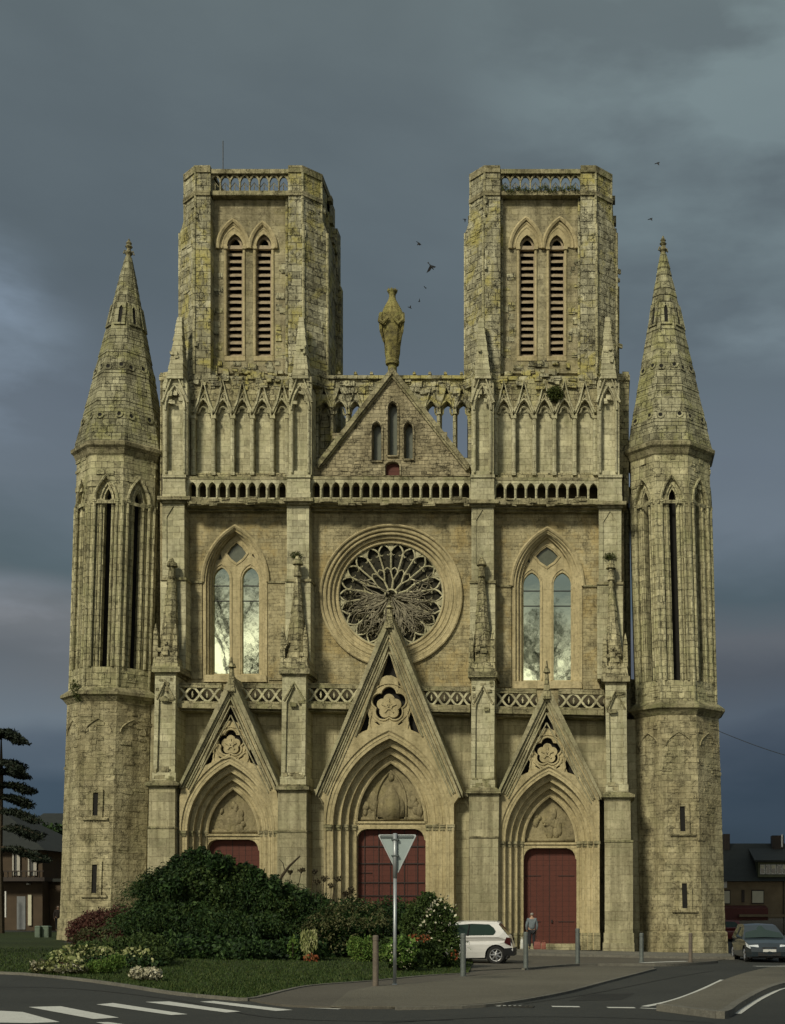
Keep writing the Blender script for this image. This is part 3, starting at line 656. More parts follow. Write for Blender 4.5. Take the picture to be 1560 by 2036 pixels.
# ---- lower balustrade with interlacing arches
def lower_bal(x0, x1, y):
    """y = row of the top rail at x0; the courses fall slightly to the right"""
    sl = .0215; f = lambda x: y + (x - x0) * sl; h0, h1 = 9, 34
    mb = MB()
    P_ = lambda a, b, da, db: mb.prism([[(x0, f(x0)+a), (x1, f(x1)+a), (x1, f(x1)+b), (x0, f(x0)+b)]], da, db)
    P_(0, 9, 1.05, .75); P_(36, 41, 1.08, .70); P_(41, 50, 1.22, 0); P_(53, 56, .9, 0)
    n = max(1, round((x1 - x0) / 26)); w = (x1 - x0) / n
    bal = mb.build('lower_balustrade', M['cap'], church)
    mb = MB()
    for k in range(n):
        a, b = x0 + k*w, x0 + (k+1)*w; yy = f((a+b)/2); m = (a+b)/2
        for q in (0, 1):
            pts = [(lerp(a, b, t) if q == 0 else lerp(b, a, t), yy + 9 + 27*(0.5 - 0.5*math.cos(math.pi*t))) for t in [i/8 for i in range(9)]]
            o = [(x - 0, v) for x, v in pts]
            # flat ribbon of stone 3 px wide
            L, Rr = [], []
            for i, (x, v) in enumerate(o):
                a1, a2 = o[max(i-1, 0)], o[min(i+1, 8)]; dx, dy = a2[0]-a1[0], a2[1]-a1[1]; l = math.hypot(dx, dy) or 1
                L.append((x - dy/l*2.0, v + dx/l*2.0)); Rr.append((x + dy/l*2.0, v - dx/l*2.0))
            mb.prism([L + Rr[::-1]], 1.0 + q*.012, .84)
        c = (m, yy + 22.5)
        mb.prism([[(a-1, yy+16), (a+2.2, yy+22.5), (a-1, yy+29)]], .97, .86)
        mb.prism([[(b+1, yy+16), (b-2.2, yy+22.5), (b+1, yy+29)]], .972, .86)
    mb.build('balustrade_tracery', M['pier'], bal)
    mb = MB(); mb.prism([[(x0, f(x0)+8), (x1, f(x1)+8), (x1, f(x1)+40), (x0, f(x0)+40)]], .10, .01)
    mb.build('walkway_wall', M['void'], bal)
for a, b, y in ((353, 440, 1357), (480, 561, 1358), (611, 716, 1358), (832, 934, 1364), (984, 1066, 1368), (1110, 1200, 1370)): lower_bal(a, b, y)

# ---- upper gallery
def gallery(x0, x1, n, y):
    mb = MB(); sl = .004; f = lambda x: y + (x - x0) * sl
    P_ = lambda a, b, da, db, nm: mb.prism([[(x0, f(x0)+a), (x1, f(x1)+a), (x1, f(x1)+b), (x0, f(x0)+b)]], da, db)
    P_(-6, 0, .72, -.5, 0); P_(38, 47, 1.0, 0, 0); P_(47, 54, .7, 0, 0); P_(55, 62, .35, 0, 0)
    random.seed(int(x0)); stones(mb, x0+2, y + 36, x1-2, y + 50, .98, 26, -.02, .12, (8, 26), (3, 7))
    gal = mb.build('upper_gallery', M['cap'], church)
    mb = MB(); w = (x1 - x0) / n; holes = []
    for k in range(n): a = x0 + k*w; holes.append(arch(a + 2.3, a + w - 2.3, f(a) + 17, f(a) + 5, f(a) + 36, 5))
    mb.prism([[(x0, f(x0)), (x1, f(x1)), (x1, f(x1)+38), (x0, f(x0)+38)]] + holes, .70, .45)
    for k in range(n + 1): xx = x0 + k*w; mb.ptube([(xx, f(xx)+36), (xx, f(xx)+16)], .72, .035, 6)
    mb.build('arcade', M['pier'], gal)
for a, b, n, y in ((372, 570, 10, 953), (618, 935, 16, 953), (983, 1190, 10, 955)): gallery(a, b, n, y)
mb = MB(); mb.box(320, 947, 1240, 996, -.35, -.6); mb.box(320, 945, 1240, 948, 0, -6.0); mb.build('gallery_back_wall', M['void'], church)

# ---- windows
def window(xl, xr, ys, ya, jl, jr, lan, ocu, tris, yb, nm):
    mb = MB()
    A, B = arch(xl, xr, ys, ya, yb + 14, 14), arch(jl, jr, ys, lerp(ya, ocu[3] - 14, .8), yb + 6, 14)
    mb.ptube(A[1:-1], .08, .09, 6)
    A1 = lerpl(A, B, .08)
    orders(mb, A1, B, [(.05, -.7), (-.08, -.7), (-.24, -.7)])
    for f in (.33, .66): mb.ptube(lerpl(A1, B, f), -.04 - .2*f, .05, 6)
    mb.prism([[(xl + 4, yb + 2), (xr - 4, yb + 2), (xr - 2, yb + 16), (xl + 2, yb + 16)]], .12, -.6)
    win = mb.build('window', M['trim'], church)
    mb = MB(); holes = []
    for (a, b, sy, ay) in lan: holes.append(arch(a, b, sy, ay, yb, 8))
    cx, cy, w, y0, y1 = ocu[0], ocu[1], ocu[2], ocu[3], ocu[4]
    holes.append([(cx, y0), (cx + w*.55, y0 + (cy-y0)*.42), (cx + w, cy), (cx + w*.6, cy + (y1-cy)*.55), (cx, y1), (cx - w*.6, cy + (y1-cy)*.55), (cx - w, cy), (cx - w*.55, y0 + (cy-y0)*.42)])
    holes += tris
    Bo = arch(jl - 3, jr + 3, ys, lerp(ya, ocu[3] - 14, .8) - 4, yb + 10, 14)
    mb.prism([Bo] + holes, -.42, -.62)
    for (a, b, sy, ay) in lan: mb.ptube(arch(a - 4, b + 4, sy, ay - 7, None, 8), -.42, .05, 5); mb.ptube([(a - 4, yb), (a - 4, sy)], -.42, .05, 6); mb.ptube([(b + 4, yb), (b + 4, sy)], -.42, .05, 6)
    hole = holes[2]; mb.ptube([(cx + (x-cx)*1.22, cy + (y-cy)*1.22) for x, y in hole], -.42, .045, 5, True)
    mb.build('tracery', M['trim'], win)
    for (a, b, sy, ay) in lan:
        mb = MB(); mb.prism([arch(a - 1, b + 1, sy, ay - 1, yb + 1, 8)], -.55, -.57); mb.build('glass', M['glass'], win)
    mb = MB(); mb.mark().prism([circ(cx, cy, w + 3, 16, max(cy-y0, y1-cy) + 2)], -.55, -.57)
    for t in tris: mb.mark().prism([[(x, y) for x, y in t]], -.56, -.575)
    mb.each('oculus_glass', M['dglass2'], win)
    mb = MB()
    for (a, b, sy, ay) in lan:
        for yy in (sy + 12, sy + 42): mb.mark().box(a, yy, b, yy + 1.5, -.50, -.54)
    mb.each('glazing_bar', M['iron'], win)
M['dglass2'] = plain('dull_glass', (.075, .085, .06), .25, var=.4, scale=5, c2=(.10, .11, .08))
M['iron'] = plain('dark_iron', (.02, .02, .018), .6)
window(402, 532, 1157, 1046, 419, 517, [(423.5, 456, 1152, 1128), (481, 514.5, 1152, 1128)], (470, 1100, 19, 1079, 1119), [[(432, 1113), (438, 1100), (441, 1112)], [(500, 1104), (504, 1099), (512, 1114)]], 1339.5, 0)
window(1017, 1159, 1165, 1050, 1036, 1139, [(1040, 1073, 1162, 1138), (1100, 1134.5, 1162, 1138)], (1087, 1106, 22, 1087, 1126), [[(1046, 1118), (1051, 1105), (1054, 1119)], [(1120, 1106), (1124, 1104), (1134, 1121)]], 1352.5, 0)

# ---- rose window
cx, cy = 777, 1184
mb = MB()
def ring(r0, r1, da, db, m=mb): m.prism([circ(cx, cy, r0, 64), circ(cx, cy, r1, 64)], da, db)
ring(140, 130, .06, -.02); ring(131, 122, -.05, -.6); ring(123, 114, -.18, -.7); ring(115, 105, -.32, -.8)
for r_, d_, t_ in ((140, .12, .06), (131, .02, .055), (123, -.05, .05), (115, -.2, .05), (105.5, -.3, .045)): mb.ptube(circ(cx, cy, r_, 64), d_, t_, 6, True)
rose = mb.build('rose_window', M['trim'], church)
mb = MB(); N = 22
def pol(r_, a_): return (cx + r_*math.cos(a_), cy - r_*math.sin(a_))
random.seed(11)
for k in range(N):
    a_ = 2*math.pi*(k + .5)/N; h = math.pi/N; j = random.uniform(-.015, .015)
    mb.ptube([pol(46, a_ + j), pol(70, a_ + j*.5), pol(90, a_)], -.42, .045, 6)
    for s in (-1, 1): mb.ptube([pol(88, a_), pol(95, a_ + s*h*.35), pol(100, a_ + s*h*.75), pol(103.5, a_ + s*h)], -.42, .05, 5)
    mb.prism([[pol(92, a_ - .012), pol(92, a_ + .012), pol(106, a_ + h*.62), pol(106, a_ - h*.62)]], -.40, -.5) if k % 2 else None
for k in range(N // 2):
    a_ = 2*math.pi*(k + .5)/(N/2) * 1.0; h = math.pi/N
    mb.ptube([pol(12, a_), pol(32, a_)], -.42, .05, 6)
    for s in (-1, 1): mb.ptube([pol(31, a_), pol(38, a_ + s*h*.6), pol(47, a_ + s*h)], -.42, .045, 5)
mb.ptube(circ(cx, cy, 12, 20), -.42, .06, 5, True)
for k in range(N):
    a_ = 2*math.pi*k/N; h = math.pi/N
    for s in (-1, 1): mb.ptube([pol(47, a_ + s*h), pol(52, a_ + s*h*.7), pol(56, a_)], -.43, .035, 5); mb.ptube([pol(84, a_ + s*h*.95), pol(80, a_ + s*h*.55), pol(82, a_ + s*h*.35)], -.43, .028, 4)
mb.ptube(circ(cx, cy, 104, 64), -.42, .06, 5, True)
mb.build('rose_tracery', M['rosest'] if 'rosest' in M else M['pier'], rose)
mb = MB(); mb.prism([circ(cx, cy, 106, 48)], -.62, -.66); mb.build('rose_glass', M['dglass'], rose)
# ---- blind arcade at the tower feet
def tower_foot(x0, x1, xs, cols_y=828, seed=1):
    random.seed(seed)
    mb = MB(); mb.box(x0, 752, x1, 944.5, -.10, -.9); mb.build('arcade_wall', M['pier'], church)
    mb = MB(); holes = []
    n = len(xs) - 1
    for k in range(n):
        a, b = xs[k] + 4, xs[k+1] - 4
        holes.append(arch(max(a, x0 + 1), min(b, x1 - 1), cols_y, 797, 940, 7))
    for k in range(n): m = (xs[k] + xs[k+1]) / 2; holes.append([(m - 5, 776), (m, 767), (m + 5, 776), (m, 773.5)])
    out = [(x0, 950), (x0, 760)]
    x = x0
    while x < x1 - 16: x += random.uniform(9, 16); out.append((x, 754 + random.uniform(-4, 5)))
    out += [(x1, 758), (x1, 950)]
    mb.prism([out] + holes, .16, -.12)
    ar = mb.build('blind_arcade', M['rubble'], church)
    mb = MB()
    for k, xx in enumerate(xs):
        xx = min(max(xx, x0 + 5), x1 - 5)
        mb.ptube([(xx, 942), (xx, 832)], .22, .11, 8); mb.box(xx - 5, 826, xx + 5, 832, .34, .1); mb.box(xx - 4, 938, xx + 4, 944, .32, .1)
    for k in range(n):
        a, b = xs[k], xs[k+1]; m = (a + b) / 2
        mb.ptube(arch(max(a + 3, x0), min(b - 3, x1), cols_y, 793, None, 7), .20, .055, 5)
        mb.ptube([(a, cols_y - 8), (a + (m-a)*.45, 800), (m, 757), (b - (b-m)*.45, 800), (b, cols_y - 8)], .26, .07, 5)
        mb.ptube([(a + 4, cols_y - 6), (m, 782), (b - 4, cols_y - 6)], .22, .045, 5)
        for s in (-1, 1): mb.ptube([(m, 809), (m + s*6, 812), (m + s*8, 820), (m + s*12, 822)], .12, .04, 4)
    mb.build('arcade_shaft', M['pier'], ar)
    mb = MB(); stones(mb, x0 + 2, 745, x1 - 2, 768, .12, 34, .0, .22, (8, 20), (5, 11)); stones(mb, x0 + 2, 766, x1 - 2, 790, .16, 12, .0, .07, (5, 12), (4, 8))
    mb.box(x0, 748, x1, 756, .10, -1.0)
    mb.build('ragged_cornice', M['tower'], ar)
tower_foot(374, 576, [384, 424, 462, 501, 541, 581], seed=3)
tower_foot(980, 1188, [982, 1021, 1062, 1102, 1142, 1183], seed=5)
mb = MB()      # set-back outer shoulders
for a, b in ((318, 337), (1229, 1250)):
    mb.mark().box(a, 748, b, 1000, -.5, -5); stones(mb, a, 742, b, 752, -.5, 4, 0, .1)
    mb.ptube([(a + 3, 760), (a + 3, 944)], -.48, .07, 6); mb.box(a - 2, 745, b + 2, 756, -.42, -5)
mb.each('shoulder_wall', M['rubble'], church)

# ---- the two towers
def tower(x0, x1, pl, pr, louv, hoods, seed, mir):
    """x0,x1 = pixel columns of the outer edges of the front posts; pl,pr = inner edges of the posts"""
    random.seed(seed)
    A, B = W(x0, 500, .15).x, W(x1, 500, .15).x; yF = D - .15; c = .74; Wd = 4.6
    zt, zb = W(0, 330, .15).z, W(0, 757, .15).z; depth = Wd
    zs0, zs1 = W(0, 446, .15).z, W(0, 424, .15).z
    def plan(e=0.0, f=0.0, cc=c):      # octagonal plan, e = widening of flanks, f = front offset
        a, b, y0 = A, B, yF - f; l, r = a - cc - e, b + cc + e; yb_ = yF + depth
        return [(a - e*.2, y0), (b + e*.2, y0), (r, y0 + cc + e*.4), (r, yb_ - cc), (b, yb_), (a, yb_), (l, yb_ - cc), (l, y0 + cc + e*.4)]
    L, Rr = W(pl, 500, .15).x, W(pr, 500, .15).x
    zf = W(0, 388, .15).z
    root = MB()
    # body made of a recessed front panel plus the flanking masses
    def mass(side, e, z0, z1, fo=0.0):
        p = plan(e, fo or (.02 if e > .2 else 0))
        if e > .2: p = [(x, y) for x, y in p]
        g_ = .006 if e > .2 else 0; yq = yF - (fo or (.02 if e > .2 else 0))
        if side == 'l': pts = [p[7], p[0], (L + g_, yq), (L + g_, yF + 1.6), (p[7][0] + 1.6, yF + 2.6 + g_), (p[7][0], yF + 2.6 + g_)]
        else: pts = [(Rr - g_, yq), p[1], p[2], (p[2][0], yF + 2.6 + g_), (p[2][0] - 1.6, yF + 2.6 + g_), (Rr - g_, yF + 1.6)]
        return [[(x, y, z) for x, y in pts] for z in (z0, z1)]
    for sd_ in 'lr':
        root.rings(mass(sd_, .0, zs0 - .3, zt - .15))
        e = .26
        lo, hi = mass(sd_, e, zb - .05, zs0), mass(sd_, 0.21, zs0, zs1 + .15)
        hi[1] = mass(sd_, 0.02, zs0, zs1 + .15)[1]; lo[0] = mass(sd_, e + .06, zb - .05, zs0)[0]
        root.rings([lo[0], lo[1], hi[1]])
    p = plan(); q = [(p[7][0], p[7][1] + 1.6), (p[2][0], p[2][1] + 1.6), p[3], p[4], p[5], p[6]]
    root.rings([[(x, y, z) for x, y in q] for z in (zb - 4, zf)])
    root.wbox((A - .5, D + 1.35, W(0, 946, 0).z), (B + c + .25, D + 7.5, zb + .2))
    tw = root.build('tower', M['tower'], church)
    # flank buttresses further back, seen from the side
    mb = MB()
    xr = p[2][0]
    for (xx, sg) in ((xr, 1), (p[7][0], -1)):
        for y0_, y1_, w_, ztop in ((yF + 1.9, yF + 2.7, .10, 437), (yF + depth - 1.5, yF + depth - .7, .28, 445), (yF + depth - 1.3, yF + depth - .8, .42, 560)):
            zz = W(0, ztop, -1).z + .8
            a_, b_ = (xx - .2*sg, xx + sg*w_); mb.wbox((min(a_, b_), y0_, zb - 4), (max(a_, b_), y1_, zz))
    for k in range(30):
        y_ = random.choice((random.uniform(yF + 2, yF + 2.5), random.uniform(yF + depth - 1.6, yF + depth - 1))); z_ = random.uniform(zb, zs0 + .4)
        mb.wbox((xr + .1, y_, z_), (xr + .22 + random.uniform(0, .12), y_ + random.uniform(.3, .7), z_ + random.uniform(.2, .45)))
    mb.build('flank_buttress', M['tower'], tw)
    # recessed front panel with twin lancets
    mb = MB(); holes = [arch(a, b, sy, ay, 710, 7) for a, b, sy, ay in louv]
    mb.prism([[(pl - 1, 384), (pr + 1, 384), (pr + 1, 752), (pl - 1, 752)]] + [[(x, y) for x, y in h] for h in holes], -.42, -.95)
    mb.box(pl, 712, pr, 742, -.30, -.42)
    mb.build('bell_wall', M['twall'], tw)
    mb = MB()
    for (hl, hr, hs, ha) in hoods:
        for f, dd, rr in ((0, -.30, .10), (.30, -.36, .05), (.60, -.38, .05)):
            i = hoods.index((hl, hr, hs, ha)); a, b, sy, ay = louv[i]
            ln = lerpl(arch(hl, hr, hs, ha, None, 9), arch(a - 2, b + 2, sy, ay - 2, None, 9), f); mb.ptube(ln, dd, rr, 6)
        a, b, sy, ay = louv[i]
        band = arch(hl + 4, hr - 4, hs, ha + 6, None, 9) + arch(a, b, sy, ay, None, 9)[::-1]; mb.prism([band], -.36, -.42)
        for xx in (a - 3, b + 3): mb.ptube([(xx, 708), (xx, sy + 4)], -.40, .07, 8); mb.box(xx - 4, sy, xx + 4, sy + 5, -.28, -.42)
        mb.box(a - 5, 708, b + 5, 717, -.26, -.6)
    mb.build('hood_mould', M['trim'], tw)
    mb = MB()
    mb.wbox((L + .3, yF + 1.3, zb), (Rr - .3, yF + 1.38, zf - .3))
    mb.build('bell_chamber_shade', M['dark'], tw)  # thin dark sheet painting the shade behind the louvres
    for a, b, sy, ay in louv:
        mb = MB(); n = 16
        for k in range(n):
            yy = lerp(505, 706, k / (n - 1)) + random.uniform(-.6, .6)
            c0, c1 = W(a - 1, yy, -.62), W(b + 1, yy, -.62); t = .07; sg = random.uniform(-.02, .02)
            mb.add([(c0.x, D + .60, c0.z - .13), (c1.x, D + .60, c1.z - .13 + sg), (c1.x, D + .60, c1.z - .04 + sg), (c0.x, D + .60, c0.z - .04),
                    (c0.x, D + .92, c0.z + .14), (c1.x, D + .92, c1.z + .14 + sg), (c1.x, D + .92, c1.z + .20 + sg), (c0.x, D + .92, c0.z + .20)], [(0,1,2,3),(7,6,5,4),(0,4,5,1),(3,2,6,7),(0,3,7,4),(1,5,6,2)])
        mb.box(a - 1, sy - 1, b + 1, sy + 6, -.55, -.72); mb.box(a - 1, 505, a + 1.6, 709, -.56, -.7); mb.box(b - 1.6, 505, b + 1, 709, -.56, -.7)
        m = (a + b) / 2
        mb.prism([arch(a + 1, b - 1, sy, ay + 2, None, 6) + arch(a + 5, b - 5, sy, ay + 10, None, 6)[::-1]], -.60, -.70)
        lv = mb.build('louvre', M['louvre'], tw)
    # top strings, posts and openwork parapet
    mb = MB()
    zt2 = zt; zc = W(0, 385, .15).z
    for side in 'lr':
        pp = mass(side, .06, zt - .32, zt, .06); mb.rings(pp)
        mb.rings(mass(side, .08, zc - .1, zc + .12, .07))
    mb.box(pl - 1, 381, pr + 1, 388, .0, -.9); mb.box(pl - 1, 336, pr + 1, 344.5, .12, -.3)
    for s in (0, 1):
        xx = p[2][0] + .05 if s else p[7][0] - .05
        mb.wbox((xx - .15, yF + 2.5, zt - .5), (xx + .15, yF + depth - 2.5, zt - .25)); mb.wbox((xx - .2, yF + 2.5, zf - .2), (xx + .2, yF + depth - 2.5, zf + .15))
    mb.wbox((A + 1, yF + depth - .2, zt - .5), (B - 1, yF + depth, zt - .25))
    for (xx, yy) in ((p[7][0], yF + depth - 2.6), (p[2][0] - 1.5, yF + depth - 2.6)): mb.wbox((xx, yy, zf - .2), (xx + 1.5, yy + 1.9, zt))
    mb.build('parapet_coping', M['cap'], tw)
    mb = MB(); n = 8; w = (pr - pl) / n; hs_ = []
    for k in range(n):
        a = pl + k*w; m = a + w/2; b = a + w
        hs_.append(arch(a + 1.3, b - 1.3, 364, 349.5, 379, 5)); 
        if k: hs_.append([(a - 5.2, 346.3), (a + 5.2, 346.3), (a + .6, 355), (a - .6, 355)])
        mb.ptube([(m, 381), (m, 366)], -.07, .022, 4); mb.ptube([(m - 7, 372), (m, 363), (m + 7, 372)], -.07, .022, 4)
    mb.prism([[(pl, 344), (pr, 344), (pr, 381), (pl, 381)]] + hs_, .0, -.12)
    mb.build('parapet_tracery', M['cap'], tw)
    mb = MB()
    for xx in (pl + 3, pr - 3): mb.mark().ptube([(xx, 392), (xx, 745)], -.30, .07, 8)
    mb.each('nook_shaft', M['tower'], tw)
    mb = MB(); pz = plan(.26, .02)
    for i_ in (7, 0, 1, 2): q_ = pz[i_]; mb.mark().tube([(q_[0], q_[1], zb + .3), (q_[0], q_[1], zs0)], .07, 6)
    for i_ in (7, 0, 1, 2): q_ = plan(0)[i_]; mb.mark().tube([(q_[0], q_[1], zs0), (q_[0], q_[1], zt - .3)], .06, 6)
    mb.each('corner_roll', M['turret'], tw)
    # ragged broken masonry on the flanking masses
    mb = MB()
    stones(mb, x0 - 6, 450, pl - 1, 745, .15, 12, -.03, .045, (9, 22), (7, 13)); stones(mb, pr + 1, 450, x1 + 6, 745, .15, 14, -.03, .045, (9, 22), (7, 13))
    stones(mb, pl + 2, 540, louv[0][0] - 9, 745, -.42, 16, .0, .05, (8, 20), (7, 13)); stones(mb, louv[1][1] + 9, 520, pr - 2, 745, -.42, 18, .0, .06, (8, 20), (7, 13))
    stones(mb, pl, 720, pr, 745, -.3, 20, .0, .15)
    def cham(side, n):       # blocks on the canted faces
        for _ in range(n):
            z = random.uniform(zb, zs0 - .2) if random.random() < .8 else random.uniform(zs0, zt - 1.6); e = .26 if z < zs0 - .1 else 0
            P_ = plan(e); s_, t_ = (P_[7], P_[0]) if side == 'l' else (P_[1], P_[2])
            t = random.uniform(.05, .85); v = Vector((t_[0]-s_[0], t_[1]-s_[1], 0)); Ln = v.length; v.normalize(); nrm = Vector((v.y, -v.x, 0))
            o = Vector((s_[0], s_[1], z)) + v*t*Ln; ww, hh, pr_ = random.uniform(.2, .55), random.uniform(.16, .34), random.uniform(.01, .06)
            bs = [o - nrm*.05, o + v*ww - nrm*.05, o + v*ww + nrm*pr_, o + nrm*pr_]
            mb.rings([[(b.x, b.y, b.z) for b in bs], [(b.x, b.y, b.z + hh) for b in bs]])
    cham('l', 26); cham('r', 22)
    mb.build('broken_masonry', M['tower'], tw)
    # putlog holes are on the spires only, as dark plates painting their shade
    return tw
tower(388, 601, 418, 573, [(451, 482, 489, 465), (509, 539, 489, 465)], [(432, 494, 494, 438), (496, 548, 494, 443)], 21, 1)
tower(963, 1184, 994, 1154, [(1033, 1062, 490, 467), (1092, 1121, 490, 467)], [(1014, 1078, 494, 434), (1080, 1146, 494, 434)], 22, -1)
antenna = MB().tube([WY(443, 336, D + 1), WY(443, 280, D + 1)], .022, 5)
o = antenna.build('lightning_rod', M['iron'], church)

# ---- gable between the towers
mb = MB()
mb.prism([[(620, 946), (620, 930), (636, 922), (779, 735), (926, 926), (934, 932), (934, 946)],
          arch(739.5, 757.5, 852, 840, 915, 6), arch(771.5, 789, 812, 800, 905, 6), arch(803.5, 820, 852, 840, 912, 6), arch(766, 794, 928, 919, 946.5 - 1.0, 6)], .10, -.5)
gab = mb.build('nave_gable', M['gable'], church)
mb = MB()
for (bx, by) in ((634, 924), (928, 928)):
    s = -1 if bx < 779 else 1
    mb.mark().prism([[(779, 728), (bx + s*6, by - 4), (bx + s*2, by + 6), (779, 742)]], .34, -.6); mb.prism([[(779, 742), (bx + s*2, by + 6), (bx - s*3, by + 7), (779, 750)]], .24, 0)
mb.each('gable_coping', M['cap'], gab)
mb = MB()
for l, r, s_, a_, b_ in ((737, 760, 852, 836, 915), (769, 791.5, 812, 796, 905), (801, 822.5, 852, 836, 912)): mb.mark().ptube(arch(l, r, s_, a_, b_, 6), .12, .06, 5); mb.box(l, b_, r, b_ + 3, .2, 0)
mb.mark().ptube(arch(764, 796, 928, 916, 945, 6), .12, .06, 5)
clear = lambda x, y: not (752 < x < 808 and y > 895) and not (728 < x < 832 and y > 790)
stones(mb, 660, 860, 900, 940, .10, 40, .0, .04, inside=clear); stones(mb, 735, 760, 825, 790, .10, 6, .0, .04)
mb.each('lancet_frame', M['gable'], gab)
mb = MB()
for l, r, s_, a_, b_ in ((739.5, 757.5, 852, 840, 915), (771.5, 789, 812, 800, 905), (803.5, 820, 852, 840, 912)): mb.mark().prism([arch(l - 1, r + 1, s_, a_ - 1, b_ + 1, 6)], -.3, -.33)
mb.each('lancet_glass', M['dglass2'], gab)
mb = MB(); mb.prism([arch(765, 795, 928, 918, 947, 6)], -.1, -.2); mb.build('hatch', M['door'], gab)
# openwork screen behind the gable
mb = MB(); DS = -.72
holes = [arch(l, r, 818, 800, b_, 6) for l, r, b_ in ((632, 656, 903), (663, 687, 898), (695, 717, 860), (847, 868, 850), (876, 900, 888), (907, 930, 910))]
tz = [[(m - 4, 783), (m, 775), (m + 4, 783)] for m in (643, 675, 706, 857, 888, 918)]
mb.prism([[(612, 944), (612, 752), (640, 750), (700, 751), (780, 750), (860, 752), (944, 751), (944, 944)]] + holes + tz, DS, DS - .5)
scr = mb.build('arcade_screen', M['tower'], church)
mb = MB()
mb.box(612, 746, 944, 753, DS + .15, DS - .6)
for x in (674, 706, 738, 823, 854, 885, 917): mb.box(x - 2, 739, x + 2, 747, DS, DS - .2); mb.box(x - 3, 741, x + 3, 744, DS + .05, DS - .25)
for l, r in ((632, 656), (663, 687), (695, 717), (847, 868), (876, 900), (907, 930)):
    m = (l + r)/2; mb.ptube(arch(l - 2, r + 2, 818, 796, None, 6), DS + .05, .06, 5); mb.ptube([(l - 3, 812), (m, 768), (r + 3, 812)], DS + .08, .07, 5)
    for s in (-1, 1): mb.ptube([(m + s*7, 812), (m + s*8, 822), (m + s*11, 826)], DS - .1, .05, 4)
for x in (660, 691, 872, 903.5): mb.ptube([(x, 820), (x, 905)], DS + .05, .07, 6); mb.box(x - 4, 818, x + 4, 823, DS + .15, DS - .1)
stones(mb, 615, 753, 942, 780, DS, 50, 0, .12)
mb.build('screen_moulding', M['tower'], scr)

